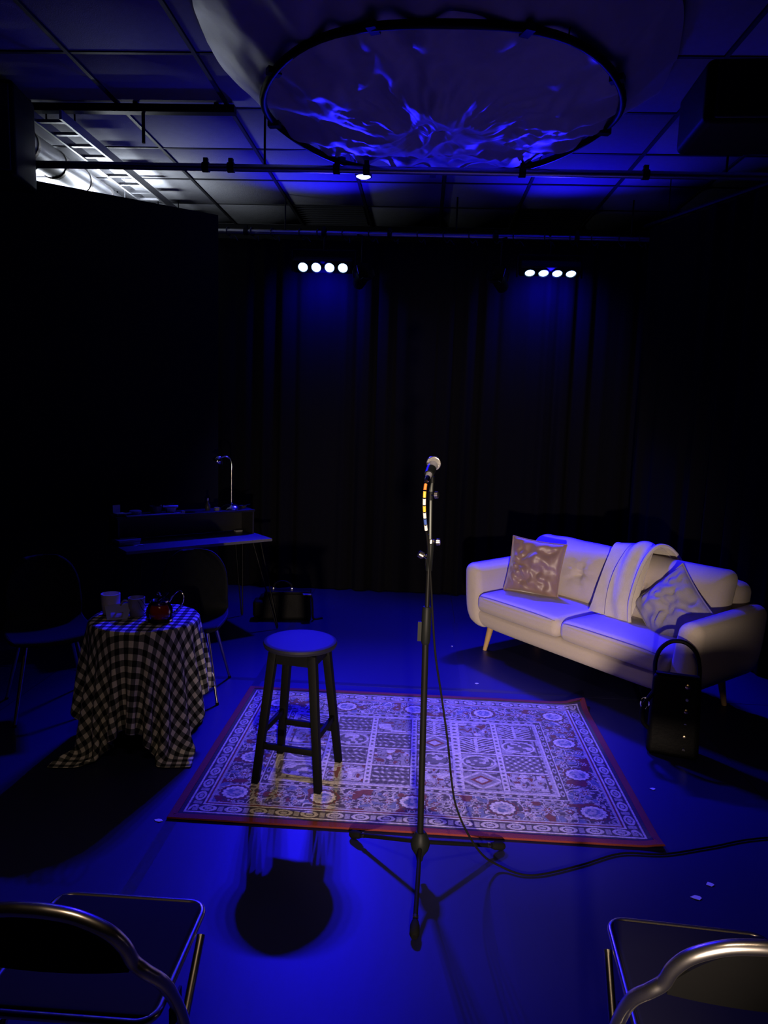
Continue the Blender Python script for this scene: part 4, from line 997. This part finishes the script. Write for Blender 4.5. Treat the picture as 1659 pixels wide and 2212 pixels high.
obj('printed_picture', cg([(-.028, .010, .0085), (.030, .014, .0085), (.032, .042, .030), (-.030, .038, .028)]), 'print', fr).location = (0, -.002, .0025)
# teapot
tp = thing('teapot', 'glass teapot full of red tea with a steel lid and handle', 'teapot', (-1.345, 3.595, KZ), 0)
obj('stand_ring', MB().lathe([(.066, 0), (.072, .003), (.070, .011), (.060, .013), (.060, .002)], 36), 'chrome', tp)
prof3 = [(.055, .008), (.064, .014), (.069, .035), (.066, .062), (.056, .085), (.046, .098), (.044, .104)]
obj('glass_body', MB().lathe(prof3 + [(r - .002, z) for r, z in prof3[::-1]], 40), 'thin_glass', tp)
obj('tea', MB().lathe([(.0001, .011)] + [(r - .004, z) for r, z in prof3[1:5]] + [(.0001, .085)], 40), 'tea', tp)
obj('rim', MB().lathe([(.046, .098), (.049, .101), (.048, .108), (.042, .108), (.042, .100)], 36), 'chrome', tp)
ldT = Matrix.Translation((.018, .0, .118)) @ Matrix.Rotation(-.75, 4, 'Y')
ldo = obj('lid', MB().lathe([(.040, .0), (.041, .004), (.030, .012), (.010, .016), (.0001, .017)], 30, ldT), 'chrome', tp)
obj('lid_knob', MB().lathe([(.004, .015), (.004, .024), (.010, .030), (.010, .038), (.004, .044), (.0001, .045)], 16, ldT), 'chrome', ldo)
obj('handle', MB().tube(smooth([(.048, .01, .098), (.072, .012, .135), (.096, .012, .158), (.118, .012, .150), (.124, .012, .115), (.108, .010, .075), (.078, .008, .045), (.066, .006, .035)], 6), .0042, 8), 'chrome', tp)
obj('spout', MB().tube(smooth([(-.060, 0, .045), (-.083, 0, .062), (-.098, 0, .088), (-.112, 0, .104)], 6), [.015 - .0004 * k for k in range(19)], 14), 'thin_glass', tp)

# ================================================================== FOLDING CHAIRS (audience)
def folding_chair(label, loc, rz):
    t = thing('folding_chair', label, 'chair', loc, rz, 'audience folding chairs')
    def half(s): return [(s * .245, .27, .012), (s * .243, .13, .30), (s * .243, .055, .455), (s * .238, -.015, .57), (s * .212, -.048, .625), (s * .190, -.058, .655), (s * .178, -.072, .70), (s * .150, -.088, .745), (s * .095, -.098, .778), (s * .04, -.102, .790)]
    pts = half(-1) + [(0, -.103, .792)] + half(1)[::-1]
    fr_ = obj('main_frame', MB().tube(smooth(pts, 6), .0150, 12), 'dull_chrome', t)
    for s in (-1, 1):
        rl = obj('rear_leg', MB().tube([(s * .222, .30, .435), (s * .222, -.16, .012)], .0105, 10), 'dull_chrome', t)
        obj('foot_cap', MB().tube([(s * .222, -.150, .020), (s * .222, -.166, 0.003)], .0135, 10), 'rubber', rl)
        obj('foot_cap', MB().tube([(s * .2452, .263, .028), (s * .2452, .274, 0.003)], .0155, 10), 'rubber', fr_)
        obj('hinge_plate', MB().box((s * .232, .075, .425), (.006, .07, .06)), 'black_metal', t)
    obj('front_bar', MB().tube([(-.244, .215, .13), (.244, .215, .13)], .009, 10), 'dull_chrome', t)
    obj('rear_bar', MB().tube([(-.222, -.08, .087), (.222, -.08, .087)], .009, 10), 'dull_chrome', t)
    n_ = 22; G = np.zeros((n_, 9, 3))
    for i, q in enumerate(np.linspace(-1, 1, n_)):
        top = .783 - .115 * abs(q) ** 2.6
        bot = .630 + .018 * abs(q) ** 2 - .012
        for j, z in enumerate(np.linspace(0, 1, 9)):
            zz = bot + (top - bot) * z
            G[i, j] = (q * .183, -.052 - .30 * (zz - .63) - .018 * (1 - q * q) * 0 + (.0 if z < 1 else 0), zz)
    obj('back_panel', MB().sheet(G, .020), 'panel_black', t, ang=70)
    a = .205; b0, b1 = .005, .40; rc = .045; ring = []
    for (cx, cy, a0) in ((a - rc, b1 - rc, 0), (-a + rc, b1 - rc, PI / 2), (-a + rc, b0 + rc, PI), (a - rc, b0 + rc, 1.5 * PI)):
        for q in np.linspace(0, PI / 2, 7): ring.append((cx + rc * math.cos(a0 + q), cy + rc * math.sin(a0 + q), .448))
    ring.append(ring[0])
    sf = obj('seat_frame', MB().tube(ring, .0095, 10, caps=False), 'dull_chrome', t)
    obj('seat', MB().rbox((0, (b0 + b1) / 2, .447), (2 * a - .015, b1 - b0 - .015, .022), .009, 5), 'seat_blue', t, weld=True)
folding_chair('metal folding chair at the lower left, seen from behind', (-.748, 1.375, 0), 0.0)
folding_chair('metal folding chair at the lower right, seen from behind', (.735, 1.405, 0), -0.07)

# ================================================================== SCRAPS
scr = [((1.206, 3.386), .022, 'near the right edge of the rug'), ((.436, 4.682), .018, 'behind the rug beside the cable'), ((1.118, 2.573), .030, 'in front of the right corner of the rug'), ((1.20, 2.66), .026, 'just right of the long scrap'),
       ((.545, 1.93), .016, 'beside the right folding chair'), ((-1.085, 2.865), .026, 'at the near left corner of the rug'), ((-1.16, 3.46), .018, 'between the checked cloth and the rug'), ((.30, 5.45), .014, 'left of the sofa leg')]
for k, ((x, y), s, wtxt) in enumerate(scr):
    r2 = random.Random(k); a = r2.random() * 3
    V = [(s * .9 * math.cos(a + q) * r2.uniform(.5, 1), s * .55 * math.sin(a + q) * r2.uniform(.5, 1), .001 + .002 * (i % 2)) for i, q in enumerate(np.linspace(0, 2 * PI, 6, endpoint=False))]
    V2 = V + [(v[0], v[1], v[2] + .0012) for v in V]
    F = [tuple(range(5, -1, -1)), tuple(range(6, 12))] + [(i, (i + 1) % 6, 6 + (i + 1) % 6, 6 + i) for i in range(6)]
    o = obj('paper_scrap', MB().add(V2, F), 'paper'); o.location = (x, y, 0)
    tag(o, 'tiny pale paper scrap on the floor ' + wtxt, 'paper scrap', 'scraps on the stage floor')
